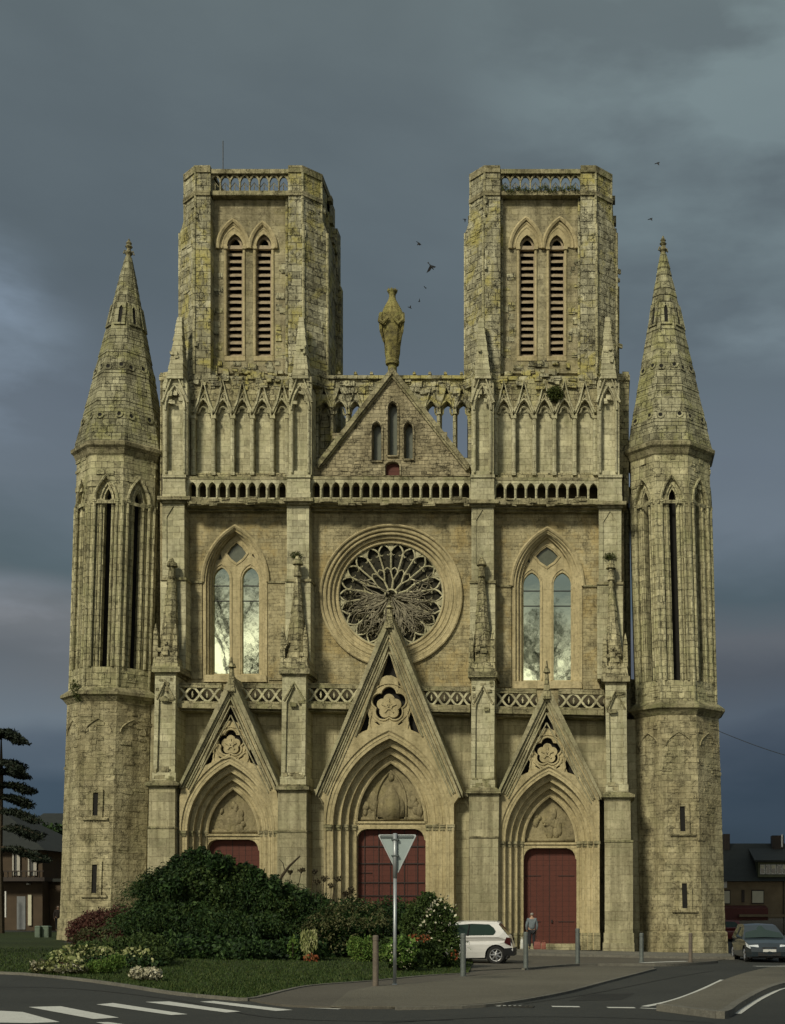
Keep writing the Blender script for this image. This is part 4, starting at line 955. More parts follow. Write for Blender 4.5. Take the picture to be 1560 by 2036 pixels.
# ---- corner turrets
def turret(ax, sl_, sl_low, yb, ycor, ytip, base, seed):
    """ax(y) -> pixel column of the axis at row y, measured at the axis depth"""
    random.seed(seed)
    YC = D - .75 + 1.95
    def P3(y): p_ = WY(ax(y), y, YC); return p_
    K = 1 / (2 * math.sin(math.pi / 8))
    def oct_(y, s, e=0.0):
        c_ = P3(y); r_ = s * K + e
        return [(c_.x + r_*math.cos(R(22.5 + 45*k)), YC + r_*math.sin(R(22.5 + 45*k)), c_.z) for k in range(8)]
    SS, SL_ = 1.56, 1.66
    yg = base + 6
    # lower stage
    mb = MB(); mb.rings([oct_(yg, SL_, .14), oct_(base - 42, SL_, .12), oct_(base - 44, SL_, .02), oct_(ycor[0] + 8, SL_, -.02)])
    low = mb.build('turret', M['tlow'], church)
    def fmap(k, s):
        """map (u metres along the face, y pixel row, d metres proud) for face k (0 = front)"""
        n = Vector((math.sin(R(45*k)), -math.cos(R(45*k)), 0)); t = Vector((math.cos(R(45*k)), math.sin(R(45*k)), 0)); ap = s / (2*math.tan(math.pi/8))
        def mp(u, v, d, ref=None): return P3(v) + n*(ap + d) + t*u
        return mp
    # framed arrow slits, their shade painted as dark plates; blind arches
    mb = MB(); db = MB()
    for (y0, y1, u) in ycor[2]:
        mp = fmap(0, SL_); mb.mark(); db.mark()
        mb.plate([[(u-.34, y0-6), (u+.34, y0-6), (u+.34, y1+4), (u-.34, y1+4)], [(u-.12, y0), (u+.12, y0), (u+.12, y1), (u-.12, y1)]], mp, .09, -.1)
        db.plate([[(u-.13, y0-1), (u+.13, y0-1), (u+.13, y1+1), (u-.13, y1+1)]], mp, .025, -.02)
        mb.plate([[(u-.6, y1+4), (u+.6, y1+4), (u+.6, y1+8), (u-.6, y1+8)]], mp, .12, -.1)
    mb.each('slit_frame', M['tlow'], low); db.each('slit_shade', M['dark'], low)
    mb = MB()
    for k in (-1, 0, 1):
        mp = fmap(k, SL_); pts = [mp(x, y, .02) for x, y in arch(-.62, .62, ycor[1] + 62, ycor[1] + 36, None, 8)]; mb.tube(pts, .04, 5)
        for _ in range(26):
            u, v = random.uniform(-.7, .7), random.uniform(ycor[1] + 12, ycor[1] + (300 if random.random() < .5 else 110)); w_, h_ = random.uniform(.1, .28), random.uniform(4, 9)
            mb.plate([[(u-w_, v), (u+w_, v+random.uniform(-1, 1)), (u+w_, v+h_), (u-w_, v+h_)]], mp, random.uniform(.005, .03), -.03)
    mb.build('worn_stones', M['tlow'], low)
    # the big ring cornice
    mb = MB(); y = ycor[0]
    mb.rings([oct_(ycor[1] + 3, SL_, .0), oct_(ycor[1], SL_, .06), oct_(ycor[1] - 6, SL_, .18), oct_(ycor[0] + 5, SL_, .30), oct_(ycor[0], SL_, .30), oct_(ycor[0] - 10, SS, .10)])
    mb.build('string_cornice', M['cap'], low)
    # shaft: pierced face plates round a dark core
    ytop = 925; yb_ = ycor[0] - 2
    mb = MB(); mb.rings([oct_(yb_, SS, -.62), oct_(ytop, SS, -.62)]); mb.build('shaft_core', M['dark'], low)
    mb = MB(); ib = MB(); sh = MB()
    for k in range(-2, 6):
        mp = fmap(k, SS); hw = SS/2; vis = k in (-2, -1, 0, 1, 2)
        y0, y1 = yb_ - 48, ytop + 92
        if vis:
            A_ = arch(-.50, .50, y1 + 2, y1 - 42, y0, 8)
            mb.plate([[(-hw, yb_ + 3), (hw, yb_ + 3), (hw, ytop), (-hw, ytop)], A_], mp, 0, -.16)
            o_ = base and sl_
            slot = arch(o_ - .165, o_ + .165, y1 - 4, y1 - 22, y0, 5)
            ib.plate([arch(-.56, .56, y1 + 2, y1 - 48, y0 + 2, 8), slot], mp, -.14, -.46)
            sh.tube([mp(x, y, .03) for x, y in arch(-.54, .54, y1 + 2, y1 - 47, None, 8)], .065, 6)
            sh.tube([mp(x, y, -.1) for x, y in arch(-.30 + o_*.5, .30 + o_*.5, y1 + 2, y1 - 32, None, 8)], .05, 5)
            for u, dd, rr in ((-.53, .02, .065), (.53, .02, .065), (-.27 + o_*.5, -.10, .06), (.27 + o_*.5, -.10, .06), (-.40, -.12, .04), (.41, -.12, .04)):
                sh.tube([mp(u, y0, dd), mp(u, y1 + 4, dd)], rr, 6)
                a = .09; sh.plate([[(u-a, y1 - 1), (u+a, y1 - 1), (u+a, y1 + 5), (u-a, y1 + 5)]], mp, dd + .08, dd - .08)
            for _ in range(16):
                u, v = random.uniform(-.7, .5), random.choice((random.uniform(y0 + 4, yb_), random.uniform(ytop + 2, y1 - 30))); w_, h_ = random.uniform(.1, .25), random.uniform(5, 10)
                sh.plate([[(u-w_, v), (u+w_, v), (u+w_, v+h_), (u-w_, v+h_)]], mp, random.uniform(.005, .05), -.03)
        else: mb.plate([[(-hw, yb_ + 3), (hw, yb_ + 3), (hw, ytop), (-hw, ytop)]], mp, 0, -.3)
    shf = mb.build('turret_shaft', M['turret'], low)
    ib.build('slot_panel', M['turret'], shf); sh.build('shaft_moulding', M['turret'], shf)
    # edge rolls on the corners
    mb = MB()
    for k in range(8):
        a_, b_ = oct_(yb_, SS, .0)[k], oct_(ytop + 96, SS, .0)[k]
        mb.tube([a_, b_], .075, 6)
    mb.rings([oct_(ytop + 100, SS, .04), oct_(ytop + 94, SS, .07)], False, False)
    mb.build('corner_roll', M['turret'], shf)
    # head: smooth band and corbelled eaves
    mb = MB(); yc = ytop
    mb.rings([oct_(yc + 6, SS, .0), oct_(yc + 4, SS, .05), oct_(yc - 6, SS, .16), oct_(yc - 10, SS, .28), oct_(yc - 16, SS, .30), oct_(yc - 22, SS, .10)])
    mb.build('eaves', M['cap'], low)
    # spire in overlapping courses
    mb = MB(); n = 27; yt = ytip + 32; s0 = SS + .12
    for k in range(n):
        a_, b_ = k/n, (k+1)/n; ya, yb2 = lerp(yc - 14, yt, a_), lerp(yc - 14, yt, b_)
        sa, sb = lerp(s0, .12, a_), lerp(s0, .12, b_); j = random.uniform(-.012, .012)
        mb.rings([oct_(ya, sa, .025 + j), oct_(yb2, sb, .008 + j)], True, True)
    spi = mb.build('spire', M['spire'], low)
    mb = MB()
    c_ = lambda y: P3(y)
    c0 = P3(ytip + 14)
    u_ = 1/41.9
    rows = [(ytip + 36, 4.5), (ytip + 28, 5), (ytip + 24, 8.5), (ytip + 20, 5), (ytip + 15, 3.5), (ytip + 11, 7.5), (ytip + 7, 4), (ytip + 4, 6), (ytip, 3), (ytip - 5, 1)]
    mb.rings([[(P3(y).x + r_*u_*math.cos(2*math.pi*i/8), YC + r_*u_*math.sin(2*math.pi*i/8), P3(y).z) for i in range(8)] for y, r_ in rows])
    for i in range(4):
        a_ = math.pi/2*i + .4; mb.tube([(c0.x, YC, c0.z - .25), (c0.x + .2*math.cos(a_), YC + .2*math.sin(a_), c0.z - .12), (c0.x + .24*math.cos(a_), YC + .24*math.sin(a_), c0.z - .28)], .04, 5)
    mb.build('finial', M['cap'], spi)
    # spire lights and putlog holes: raised rims round dark plates that paint the shade
    mb = MB(); db = MB()
    for k in (-1, 0, 1, 2):
        y0, y1 = 657, 620; t = (lerp(yc - 14, yt, 0) - 640) / (yc - 14 - yt); s_ = lerp(s0, .12, t)
        nrm = Vector((math.sin(R(45*k)), -math.cos(R(45*k)), 0)); tt = Vector((math.cos(R(45*k)), math.sin(R(45*k)), 0))
        def mp(u, v, d, ref=None):
            tq = (yc - 14 - v) / (yc - 14 - yt); ss = lerp(s0, .12, tq); return P3(v) + nrm*(ss/(2*math.tan(math.pi/8)) + d) + tt*u
        mb.mark(); db.mark()
        mb.plate([[(-.27, y0 + 4), (.27, y0 + 4), (.24, y1 - 6), (-.24, y1 - 6)], arch(-.085, .085, y1 + 8, y1, y0, 4)], mp, .09, -.02)
        db.plate([arch(-.09, .09, y1 + 8, y1, y0, 4)], mp, .03, -.02)
        for (u, v) in ((-.32, 750), (.30, 746), (-.45, 852), (.45, 850)):
            mb.mark(); db.mark()
            mb.plate([circ(0, 0, 1, 8) and [(u + .20*math.cos(R(a)), v + 8*math.sin(R(a))) for a in range(0, 360, 45)], [(u + .10*math.cos(R(a)), v + 4.2*math.sin(R(a))) for a in range(0, 360, 45)]], mp, .06, -.02)
            db.plate([[(u + .11*math.cos(R(a)), v + 4.6*math.sin(R(a))) for a in range(0, 360, 45)]], mp, .038, -.02)
    mb.each('spire_opening_frame', M['spire'], spi); db.each('spire_opening_shade', M['dark'], spi)
    return low
axL = lambda y: 256 - (y - 490) * .0300 if y > 490 else 256
axR = lambda y: 1318 + (y - 490) * .0275 if y > 490 else 1318
turret(axL, .04, 0, 0, (1390, 1404, [(1584, 1628, .0), (1722, 1777, .05)]), 480, 1869, 31)
turret(axR, .0, 0, 0, (1416, 1430, [(1610, 1658, .05), (1758, 1806, .05)]), 474, 1895, 32)

# ---- statue on the gable
c = W(779, 735, -.1); cx_, cy_ = c.x, c.y + .1; u_ = 1/41.9
def el(y, rx, ry, ph=0, fold=.0, n=20):
    z = W(779, y, 0).z
    return [(cx_ + rx*u_*math.cos(2*math.pi*i/n)*(1 + fold*math.cos(7*2*math.pi*i/n + ph)), cy_ + ry*u_*math.sin(2*math.pi*i/n)*(1 + fold*math.cos(7*2*math.pi*i/n + ph)), z) for i in range(n)]
mb = MB(); mb.rings([el(736, 9, 9), el(722, 9, 9), el(722, 13, 13), el(716, 14, 13), el(712, 13, 12), el(700, 15, 12, 0, .03), el(686, 15.5, 12, 0, .05), el(672, 17.5, 13, .5, .06), el(655, 20, 14, .8, .06), el(640, 22, 14, 1, .05), el(634, 24, 14, 1, .04), el(629, 24, 13, 1, .03), el(620, 21.5, 12), el(610, 17.5, 11), el(602, 13, 10), el(597, 10, 9), el(592, 7.4, 8), el(585, 6.2, 7), el(580, 7.2, 7.5), el(576, 9.5, 9), el(574, 9, 8)])
st = mb.build('statue', M['statue'], None, smooth=False)
tag(st, 'mossy crowned stone statue in a long cloak on the peak of the middle gable', 'statue')
mb = MB()
for s in (-1, 1):
    mb.tube([(cx_ + s*.50, cy_ - .12, W(0, 622).z), (cx_ + s*.53, cy_ - .28, W(0, 640).z), (cx_ + s*.36, cy_ - .42, W(0, 646).z), (cx_ + s*.10, cy_ - .45, W(0, 636).z)], [.11, .12, .10, .05], 7)
    mb.tube([(cx_ + s*.53, cy_ - .2, W(0, 640).z), (cx_ + s*.50, cy_ - .25, W(0, 660).z), (cx_ + s*.38, cy_ - .2, W(0, 680).z)], [.08, .07, .03], 6)
mb.build('sleeve', M['statue'], st)
mb = MB(); mb.rings([[(p[0], p[1], p[2]) for p in el(y, r, r*.9)] for y, r in ((580, 7.8), (576, 10), (573.5, 10), (573.5, 8), (576, 7))]); 
for i in range(8):
    a_ = 2*math.pi*i/8; mb.tube([(cx_ + 9*u_*math.cos(a_), cy_ + 8*u_*math.sin(a_), W(0, 575).z), (cx_ + 9.6*u_*math.cos(a_), cy_ + 8.6*u_*math.sin(a_), W(0, 571).z)], [.04, .015], 4)
mb.build('crown', M['statue'], st)
# ================================================================ GROUND
def ground_mat(name, a, b, scale, rough=.9, bump=.3, c=None, spec=.3):
    m, nt, p = newmat(name); tc = nd(nt, 'ShaderNodeTexCoord')
    n = nd(nt, 'ShaderNodeTexNoise', i_Vector=tc.outputs['Object'], i_Scale=scale, i_Detail=10.0, i_Roughness=.75)
    n2 = nd(nt, 'ShaderNodeTexNoise', i_Vector=tc.outputs['Object'], i_Scale=.28, i_Detail=5.0, i_Roughness=.6)
    n3 = nd(nt, 'ShaderNodeTexVoronoi', i_Vector=tc.outputs['Object'], i_Scale=38.0)
    f = mth(nt, 'ADD', mth(nt, 'MULTIPLY', n.outputs[0], .55), mth(nt, 'MULTIPLY', n2.outputs[0], .45))
    col = mix(nt, ramp(nt, f, [(.38, 0.0), (.62, 1.0)]), a, b)
    col = mix(nt, ramp(nt, n3.outputs['Color'], [(.70, 0.0), (.9, .35)]), col, c or tuple(x*1.6 for x in b))
    nt.links.new(col, p.inputs['Base Color']); p.inputs['Roughness'].default_value = rough; p.inputs['Specular IOR Level'].default_value = spec
    bb = nd(nt, 'ShaderNodeBump', i_Strength=bump, i_Distance=.02, i_Height=mth(nt, 'ADD', n.outputs[0], n3.outputs['Distance'])); nt.links.new(bb.outputs[0], p.inputs['Normal'])
    return m
M['tar'] = ground_mat('tar_seam', (.012, .012, .012), (.02, .02, .02), 8)
M['asphalt'] = ground_mat('asphalt', (.030, .032, .030), (.048, .050, .046), 9)
M['pave'] = ground_mat('gravelly_pavement', (.10, .092, .072), (.16, .148, .115), 12, bump=.7)
M['path'] = ground_mat('worn_asphalt_path', (.080, .072, .058), (.115, .105, .085), 10, bump=.3)
M['kerb'] = ground_mat('kerb_stone', (.10, .095, .08), (.19, .18, .15), 6)
M['paint'] = ground_mat('worn_road_paint', (.50, .50, .46), (.62, .62, .58), 5, c=(.25, .25, .23), bump=.2)
M['lawn'] = ground_mat('lawn_soil', (.018, .030, .007), (.038, .054, .013), 4, bump=.8, c=(.05, .07, .02))
def sheet(name, px, dz, mat, th=None, kind='structure', lab=None, cat=None, group=None):
    top = [G(x, y, dz) for x, y in px]; tri = tessellate_polygon([[Vector((v.x, v.y, 0)) for v in top]]); n = len(top)
    mb = MB(); fs = [tuple(t) for t in tri]; vs = list(top)
    if th: vs += [Vector((v.x, v.y, v.z - th)) for v in top]; fs += [(i, (i+1) % n, (i+1) % n + n, i + n) for i in range(n)]
    mb.add(vs, fs); o = mb.build(name, mat, None)
    return tag(o, lab, cat, group, kind)
def ribbon(px, w, dz, mb, th=.0):
    """a band of width w metres along a ground line"""
    pts = [G(x, y, dz) for x, y in px]; L = []; Rr = []
    for i, p in enumerate(pts):
        t = pts[min(i+1, len(pts)-1)] - pts[max(i-1, 0)]; t.normalize(); nrm = Vector((-t.y, t.x, 0)) * w/2
        for lst, q in ((L, p + nrm), (Rr, p - nrm)): q.z = gz(q.x) + dz; lst.append(q)
    n = len(L); vs = L + Rr; fs = [(i, i+1, n+i+1, n+i) for i in range(n-1)]
    if th:
        vs = vs + [Vector((v.x, v.y, v.z - th)) for v in vs]; m = 2*n
        fs += [(i, i+1, m+i+1, m+i) for i in range(n-1)] + [(n+i, n+i+1, m+n+i+1, m+n+i) for i in range(n-1)] + [(0, n, m+n, m), (n-1, 2*n-1, m+2*n-1, m+n-1)]
    mb.add(vs, fs)
def smooth(pts, k=4):
    out = []
    P_ = [pts[0]] + list(pts) + [pts[-1]]
    for i in range(1, len(P_) - 2):
        p0, p1, p2, p3 = P_[i-1:i+3]
        for j in range(k):
            t = j/k; out.append(tuple(.5*((2*p1[a]) + (-p0[a]+p2[a])*t + (2*p0[a]-5*p1[a]+4*p2[a]-p3[a])*t*t + (-p0[a]+3*p1[a]-3*p2[a]+p3[a])*t**3) for a in (0, 1)))
    out.append(tuple(pts[-1])); return out
mb = MB(); E = 900
mb.add([(-E, -E, gz(-E)), (E, -E, gz(E)), (E, E, gz(E)), (-E, E, gz(-E))], [(0, 1, 2, 3)])
tag(mb.build('ground', M['asphalt']), kind='structure')
lawn_edge = smooth([(-320, 1920), (0, 1932), (60, 1935), (160, 1945), (250, 1957), (340, 1971), (430, 1980), (489, 1984), (530, 1977), (566, 1968), (620, 1958), (739, 1949), (845, 1939), (930, 1934)])
# lawn
lawn_px = lawn_edge + [(940, 1915), (935, 1890), (560, 1884), (150, 1876), (110, 1872), (-320, 1868)]
sheet('lawn', lawn_px, .05, M['lawn'], .07)
mb = MB(); ribbon(lawn_edge, .11, .062, mb, .08); tag(mb.build('lawn_kerb', M['kerb']), kind='structure')
mb = MB(); ga = G(-330, 1866); gb = G(150, 1876)
sheet('back_lawn', [(-900, 1853), (125, 1853), (128, 1872), (-900, 1866)], .012, M['lawn'])
# pavement with its sloping gravelled nose
pav_out = smooth([(489, 1985), (560, 1997), (655, 2001), (787, 2002), (960, 1996), (1100, 1975), (1200, 1950), (1300, 1925)], 4)
sheet('pavement', pav_out + [(1300, 1921), (1150, 1921), (960, 1930)] + [p for p in lawn_edge[::-1] if p[0] > 480], .04, M['path'], .05)
nose = [(657, 2000)] + smooth([(787, 2001), (960, 1995), (1100, 1974), (1200, 1950), (1296, 1925)], 3) + [(1150, 1923), (960, 1938), (820, 1955), (745, 1960), (694, 1970)]
sheet('gravel_strip', nose, .052, M['pave'], .02)
mb = MB(); ribbon(smooth([(787, 2002), (960, 1996.5), (1100, 1975.5), (1200, 1951), (1302, 1925)], 4), .12, .058, mb, .06); tag(mb.build('pavement_kerb', M['kerb']), kind='structure')
# the church forecourt and its step
sheet('forecourt', [(900, 1884), (1450, 1896), (1460, 1903), (1275, 1900), (900, 1892)], .11, M['kerb'], .12)
sheet('parking_lane', [(930, 1893), (1275, 1901), (1455, 1905), (1420, 1911), (1300, 1919), (1150, 1919), (930, 1930)], .014, M['path'])
mb = MB(); ribbon(smooth([(1040, 1925), (1150, 1916), (1300, 1916), (1365, 1914.5), (1425, 1910)], 4), .10, .10, mb, .11); tag(mb.build('lane_kerb', M['kerb']), kind='structure')
# traffic island on the right
isl = [(1312, 1996)] + smooth([(1431, 2010), (1445, 2006), (1465, 1992), (1510, 1968), (1560, 1952), (1680, 1930), (1850, 1915)], 3) + smooth([(1850, 1893), (1680, 1905), (1560, 1918), (1492, 1931), (1436, 1949), (1400, 1966), (1350, 1985)], 3)
sheet('traffic_island', isl, .12, M['pave'], .13)
mb = MB(); ribbon([(1314, 1996), (1431, 2010.5)], .22, .13, mb, .14); ribbon(smooth([(1431, 2010.5), (1445, 2006), (1465, 1992), (1510, 1968), (1560, 1952), (1680, 1930)], 4), .18, .135, mb, .14)
tag(mb.build('island_kerb', M['kerb']), kind='structure')
# painted lines
mb = MB()
ribbon(smooth([(1281, 2001), (1330, 1991), (1373, 1977), (1412, 1960), (1437, 1948)], 4), .16, .006, mb)
ribbon([(1273, 2004), (1373, 2009), (1455, 2016)], .13, .006, mb)
ribbon(smooth([(1455, 2015), (1490, 1992), (1525, 1974), (1560, 1962), (1680, 1940)], 4), .34, .010, mb)
ribbon(smooth([(1275, 1914), (1320, 1912.5), (1366, 1911)], 3), .3, .018, mb); ribbon([(1500, 1921), (1570, 1921)], .3, .128, mb)
ribbon(smooth([(562, 1999.5), (610, 2003), (675, 2006)], 3), .14, .006, mb)
tag(mb.build('road_edge_line', M['paint']), kind='structure')
for i, (a, b, y) in enumerate(((985, 1040, 1999.5), (1097, 1152, 2001), (1207, 1262, 2003))):
    mb = MB(); ribbon([(a, y), (b, y + .5)], .27, .007, mb); tag(mb.build('dashed_line', M['paint']), kind='structure')
for st_ in ([(-70, 2008), (0, 2009.5), (45, 2012), (119, 2032), (60, 2034), (-80, 2032)], [(56, 2002), (120, 2000.5), (236, 2023), (186, 2026)], [(191, 1997), (224, 1994), (373, 2016.5), (340, 2018)], [(288, 1992), (336, 1991), (478, 2011), (449, 2013)], [(397, 1991.5), (425, 1990), (582, 2008), (548, 2010)], [(190, 2032.5), (215, 2032), (340, 2050), (280, 2050)]):
    tag(sheet('crossing_stripe', st_, .008, M['paint']), kind='structure')

mb = MB()
for ln in ([(-40, 1962), (150, 1966), (360, 1990), (520, 2021), (700, 2030), (900, 2028)], [(760, 2034), (1000, 2022), (1240, 2024), (1420, 2034)], [(1040, 1996), (1180, 1975), (1330, 1945), (1420, 1930)]): mb.mark(); ribbon(smooth(ln, 5), .05, .005, mb)
for o in mb.each('tar_seam', M['tar']): tag(o, kind='structure')
tag(sheet('road_patch', [(1130, 1990), (1235, 1988), (1262, 1975), (1168, 1977)], .004, ground_mat('newer_asphalt', (.020, .021, .020), (.030, .031, .029), 9)), kind='structure')
g = G(1030, 1997, 0); o = MB().add([(-.35, -.2, .0), (.35, -.2, .0), (.35, .2, 0), (-.35, .2, 0), (-.35, -.2, .012), (.35, -.2, .012), (.35, .2, .012), (-.35, .2, .012)], [(4, 5, 6, 7), (0, 1, 5, 4), (1, 2, 6, 5), (2, 3, 7, 6), (3, 0, 4, 7)])
for k in range(6): o.wbox((-.3 + k*.1, -.16, .012), (-.26 + k*.1, .16, .022))
o = o.build('drain_cover', M['iron']); o.location = (g.x, g.y - .7, g.z); tag(o, 'small dark drain grating at the foot of the gravelly pavement kerb', 'drain cover')
# grass blades
def blades(name, spots, h, mat, per=1):
    n = len(spots); P0 = np.array(spots); a = rng.uniform(0, 2*np.pi, n); hh = rng.uniform(.5, 1.2, n) * h; w = .012 + .01*rng.random(n)
    dx, dy = np.cos(a)*w, np.sin(a)*w; lx, ly = rng.normal(0, .4, n)*hh, rng.normal(0, .4, n)*hh
    V = np.stack([P0 + np.stack([-dx, -dy, 0*dx], 1), P0 + np.stack([dx, dy, 0*dx], 1), P0 + np.stack([lx, ly, hh], 1)], 1).reshape(-1, 3)
    return mesh_np(name, V, 3, mat)
def mesh_np(name, V, k, mat, parent=None):
    n = len(V)//k; me = bpy.data.meshes.new(name); me.vertices.add(n*k); me.vertices.foreach_set('co', V.astype(np.float32).ravel())
    me.loops.add(n*k); me.loops.foreach_set('vertex_index', np.arange(n*k, dtype=np.int32)); me.polygons.add(n); me.polygons.foreach_set('loop_start', np.arange(0, n*k, k, dtype=np.int32))
    me.update(calc_edges=True); me.materials.append(mat); o = bpy.data.objects.new(name, me); COL.objects.link(o)
    if parent: attach(o, parent)
    return o
def in_poly(x, y, poly):
    c = False; j = len(poly) - 1
    for i in range(len(poly)):
        if (poly[i][1] > y) != (poly[j][1] > y) and x < (poly[j][0]-poly[i][0])*(y-poly[i][1])/(poly[j][1]-poly[i][1]) + poly[i][0]: c = not c
        j = i
    return c
M['grass'] = foliage('grass_blades', [(.016, .034, .006), (.034, .062, .012), (.07, .088, .022)])
M['drygrass'] = foliage('olive_grass', [(.03, .045, .008), (.055, .07, .015), (.08, .08, .025)])
sp = []
while len(sp) < 42000:
    y = 1884 + 105*random.random()**.8; x = random.uniform(-120, 940)
    if in_poly(x, y, lawn_px): g = G(x, y, .05); sp.append((g.x, g.y, g.z - .01))
tag(blades('grass', sp, .07, M['grass']), 'short dark green grass covering the lawn in front of the church', 'grass', kind='stuff')

# ================================================================ PLANTS
def leaf_np(blobs, n, size, asp=.55, shell=.55, up=0.0, jag=.16):
    B = np.array([b[:6] for b in blobs]); wts = (B[:, 3]*B[:, 4]*B[:, 5])**(2/3); wts /= wts.sum()
    idx = rng.choice(len(B), n, p=wts); d = rng.normal(size=(n, 3)); d /= np.linalg.norm(d, axis=1)[:, None]
    r = (shell + (1-shell)*rng.random(n)**.6)
    lump = 1 + jag*np.sin(d[:, 0]*7 + idx)*np.cos(d[:, 2]*6 + idx*2) + jag*.7*np.sin(d[:, 1]*13 + d[:, 2]*11 + idx)
    P_ = B[idx, :3] + d*B[idx, 3:6]*(r*lump)[:, None]
    a = rng.normal(size=(n, 3)); a[:, 2] += up; a /= np.linalg.norm(a, axis=1)[:, None]
    b = np.cross(a, rng.normal(size=(n, 3))); b /= np.linalg.norm(b, axis=1)[:, None]
    s = size*rng.uniform(.5, 1.3, n)[:, None]
    return np.stack([P_ - a*s*.5, P_ + b*s*asp*.5, P_ + a*s*.5, P_ - b*s*asp*.5], 1).reshape(-1, 3)
def bl(px, py, rx, ry, Y, rd=None):
    c = WY(px, py, Y); k = Y/F; return (c.x, Y, c.z, rx*k, rd if rd else rx*k*.8, ry*k)
def fronds(n, blobs, L, size, per=16):
    out = []
    for _ in range(n):
        b = blobs[rng.integers(len(blobs))]; d = rng.normal(size=3); d[1] = -abs(d[1]); d[2] = abs(d[2])*.7 + .1; d /= np.linalg.norm(d)
        p = np.array(b[:3]) + d*np.array(b[3:6])*.86; h = np.array([d[0], d[1], 0]) + rng.normal(0, .25, 3); h[2] = .7 + rng.random()*.5; l = L*rng.uniform(.5, 1.2)
        for t in np.linspace(0, 1, per):
            q = p + h*l*t + np.array([0, 0, -l*1.15*t*t]); a = h + np.array([0, 0, -2.3*t]) + rng.normal(0, .45, 3); a /= np.linalg.norm(a); c = np.cross(a, rng.normal(size=3)); c /= np.linalg.norm(c); s_ = size*rng.uniform(.6, 1.2)*(1 - .4*t)
            q = q + rng.normal(0, .03, 3); out += [q - a*s_*.5, q + c*s_*.16, q + a*s_*.5, q - c*s_*.16]
    return np.array(out)
def stems(base, n, h, spread, r=.02):
    mb = MB(); b = Vector(base)
    for _ in range(n):
        a = random.uniform(0, 6.28); s = random.uniform(.2, 1)*spread
        mb.tube([b + Vector((math.cos(a)*s*.15, math.sin(a)*s*.15, -.15)), b + Vector((math.cos(a)*s*.5, math.sin(a)*s*.5, h*.5)), b + Vector((math.cos(a)*s, math.sin(a)*s, h*random.uniform(.75, 1.0)))], [r, r*.7, r*.3], 5)
    return mb
M['bark'] = plain('shrub_bark', (.06, .045, .025), .95, var=.5, scale=12)
FO = {'deep': foliage('deep_green_leaves', [(.005, .013, .004), (.016, .040, .009), (.05, .092, .022)]), 'mid': foliage('mid_green_leaves', [(.014, .028, .006), (.034, .06, .012), (.075, .11, .028)]),
      'bright': foliage('bright_green_leaves', [(.04, .085, .014), (.08, .15, .025), (.16, .22, .05)]), 'red': foliage('red_brown_leaves', [(.045, .016, .012), (.10, .035, .028), (.16, .08, .055)]),
      'olive': foliage('olive_leaves', [(.03, .035, .010), (.07, .075, .025), (.17, .165, .08)]), 'lime': foliage('pale_variegated_leaves', [(.10, .13, .03), (.22, .24, .09), (.42, .42, .22)]),
      'white': foliage('pale_blossoms', [(.25, .23, .15), (.42, .40, .28), (.60, .57, .45)]), 'dead': foliage('withered_heads', [(.02, .016, .008), (.05, .04, .02), (.09, .07, .035)]), 'refl_leaf': foliage('reflected_leaves', [(.03, .028, .015), (.09, .08, .045), (.20, .18, .11)]),
      'rust': foliage('rusty_leaves', [(.12, .03, .012), (.22, .06, .02), (.25, .11, .04)]), 'cedar': foliage('cedar_needles', [(.007, .012, .007), (.014, .022, .012), (.024, .032, .018)]),
      'moss': foliage('moss_tuft', [(.02, .03, .006), (.05, .065, .012), (.09, .10, .02)])}
def shrub(name, label, cat, fol, blobs, n, size, px, Y, h, ns=8, extra=(), group=None, asp=.5, up=0, shell=.45, jag=.16, r=.03):
    g = WY(px, 1880, Y); root = empty(name, (g.x, Y, gz(g.x) + .08), label, cat, group)
    mesh_np('foliage', leaf_np(blobs, n, size, asp, shell, up, jag), 4, FO[fol], root)
    stems((g.x, Y, gz(g.x) + .1), ns, h, h*.6, r).build('stem', M['bark'], root)
    for (nm, f2, b2, n2, s2) in extra: mesh_np(nm, leaf_np(b2, n2, s2, .7, .7), 4, FO[f2], root)
    return root
Y1 = 47
shrub('large_shrub', 'biggest dark green spreading shrub with drooping fronds before the left portal', 'shrub', 'deep',
      [bl(330, 1800, 48, 60, Y1), bl(300, 1860, 46, 50, Y1-1), bl(385, 1775, 66, 64, Y1), bl(455, 1790, 78, 68, Y1), bl(370, 1850, 95, 62, Y1-1), bl(520, 1810, 74, 58, Y1), bl(470, 1860, 100, 52, Y1-1), bl(410, 1745, 40, 42, Y1), bl(350, 1740, 30, 28, Y1), bl(580, 1845, 60, 58, Y1), bl(370, 1888, 90, 34, 44), bl(480, 1893, 110, 28, 44), bl(590, 1890, 60, 28, 44)] + [bl(x, y, random.uniform(12, 26), random.uniform(10, 24), Y1 - random.uniform(0, 2)) for x, y in ((290, 1800), (300, 1770), (325, 1742), (352, 1712), (378, 1708), (402, 1704), (430, 1716), (455, 1722), (486, 1732), (512, 1748), (545, 1758), (572, 1776), (600, 1790), (280, 1830), (262, 1850), (340, 1760), (420, 1740), (500, 1780))] , 70000, .17, 420, Y1, 3.0, 26, [('lighter_sprays', 'mid', [bl(430, 1770, 84, 60, Y1-.4), bl(340, 1780, 44, 48, Y1-.4), bl(560, 1800, 50, 40, Y1-.4)], 5000, .14)], up=.2, shell=.35)
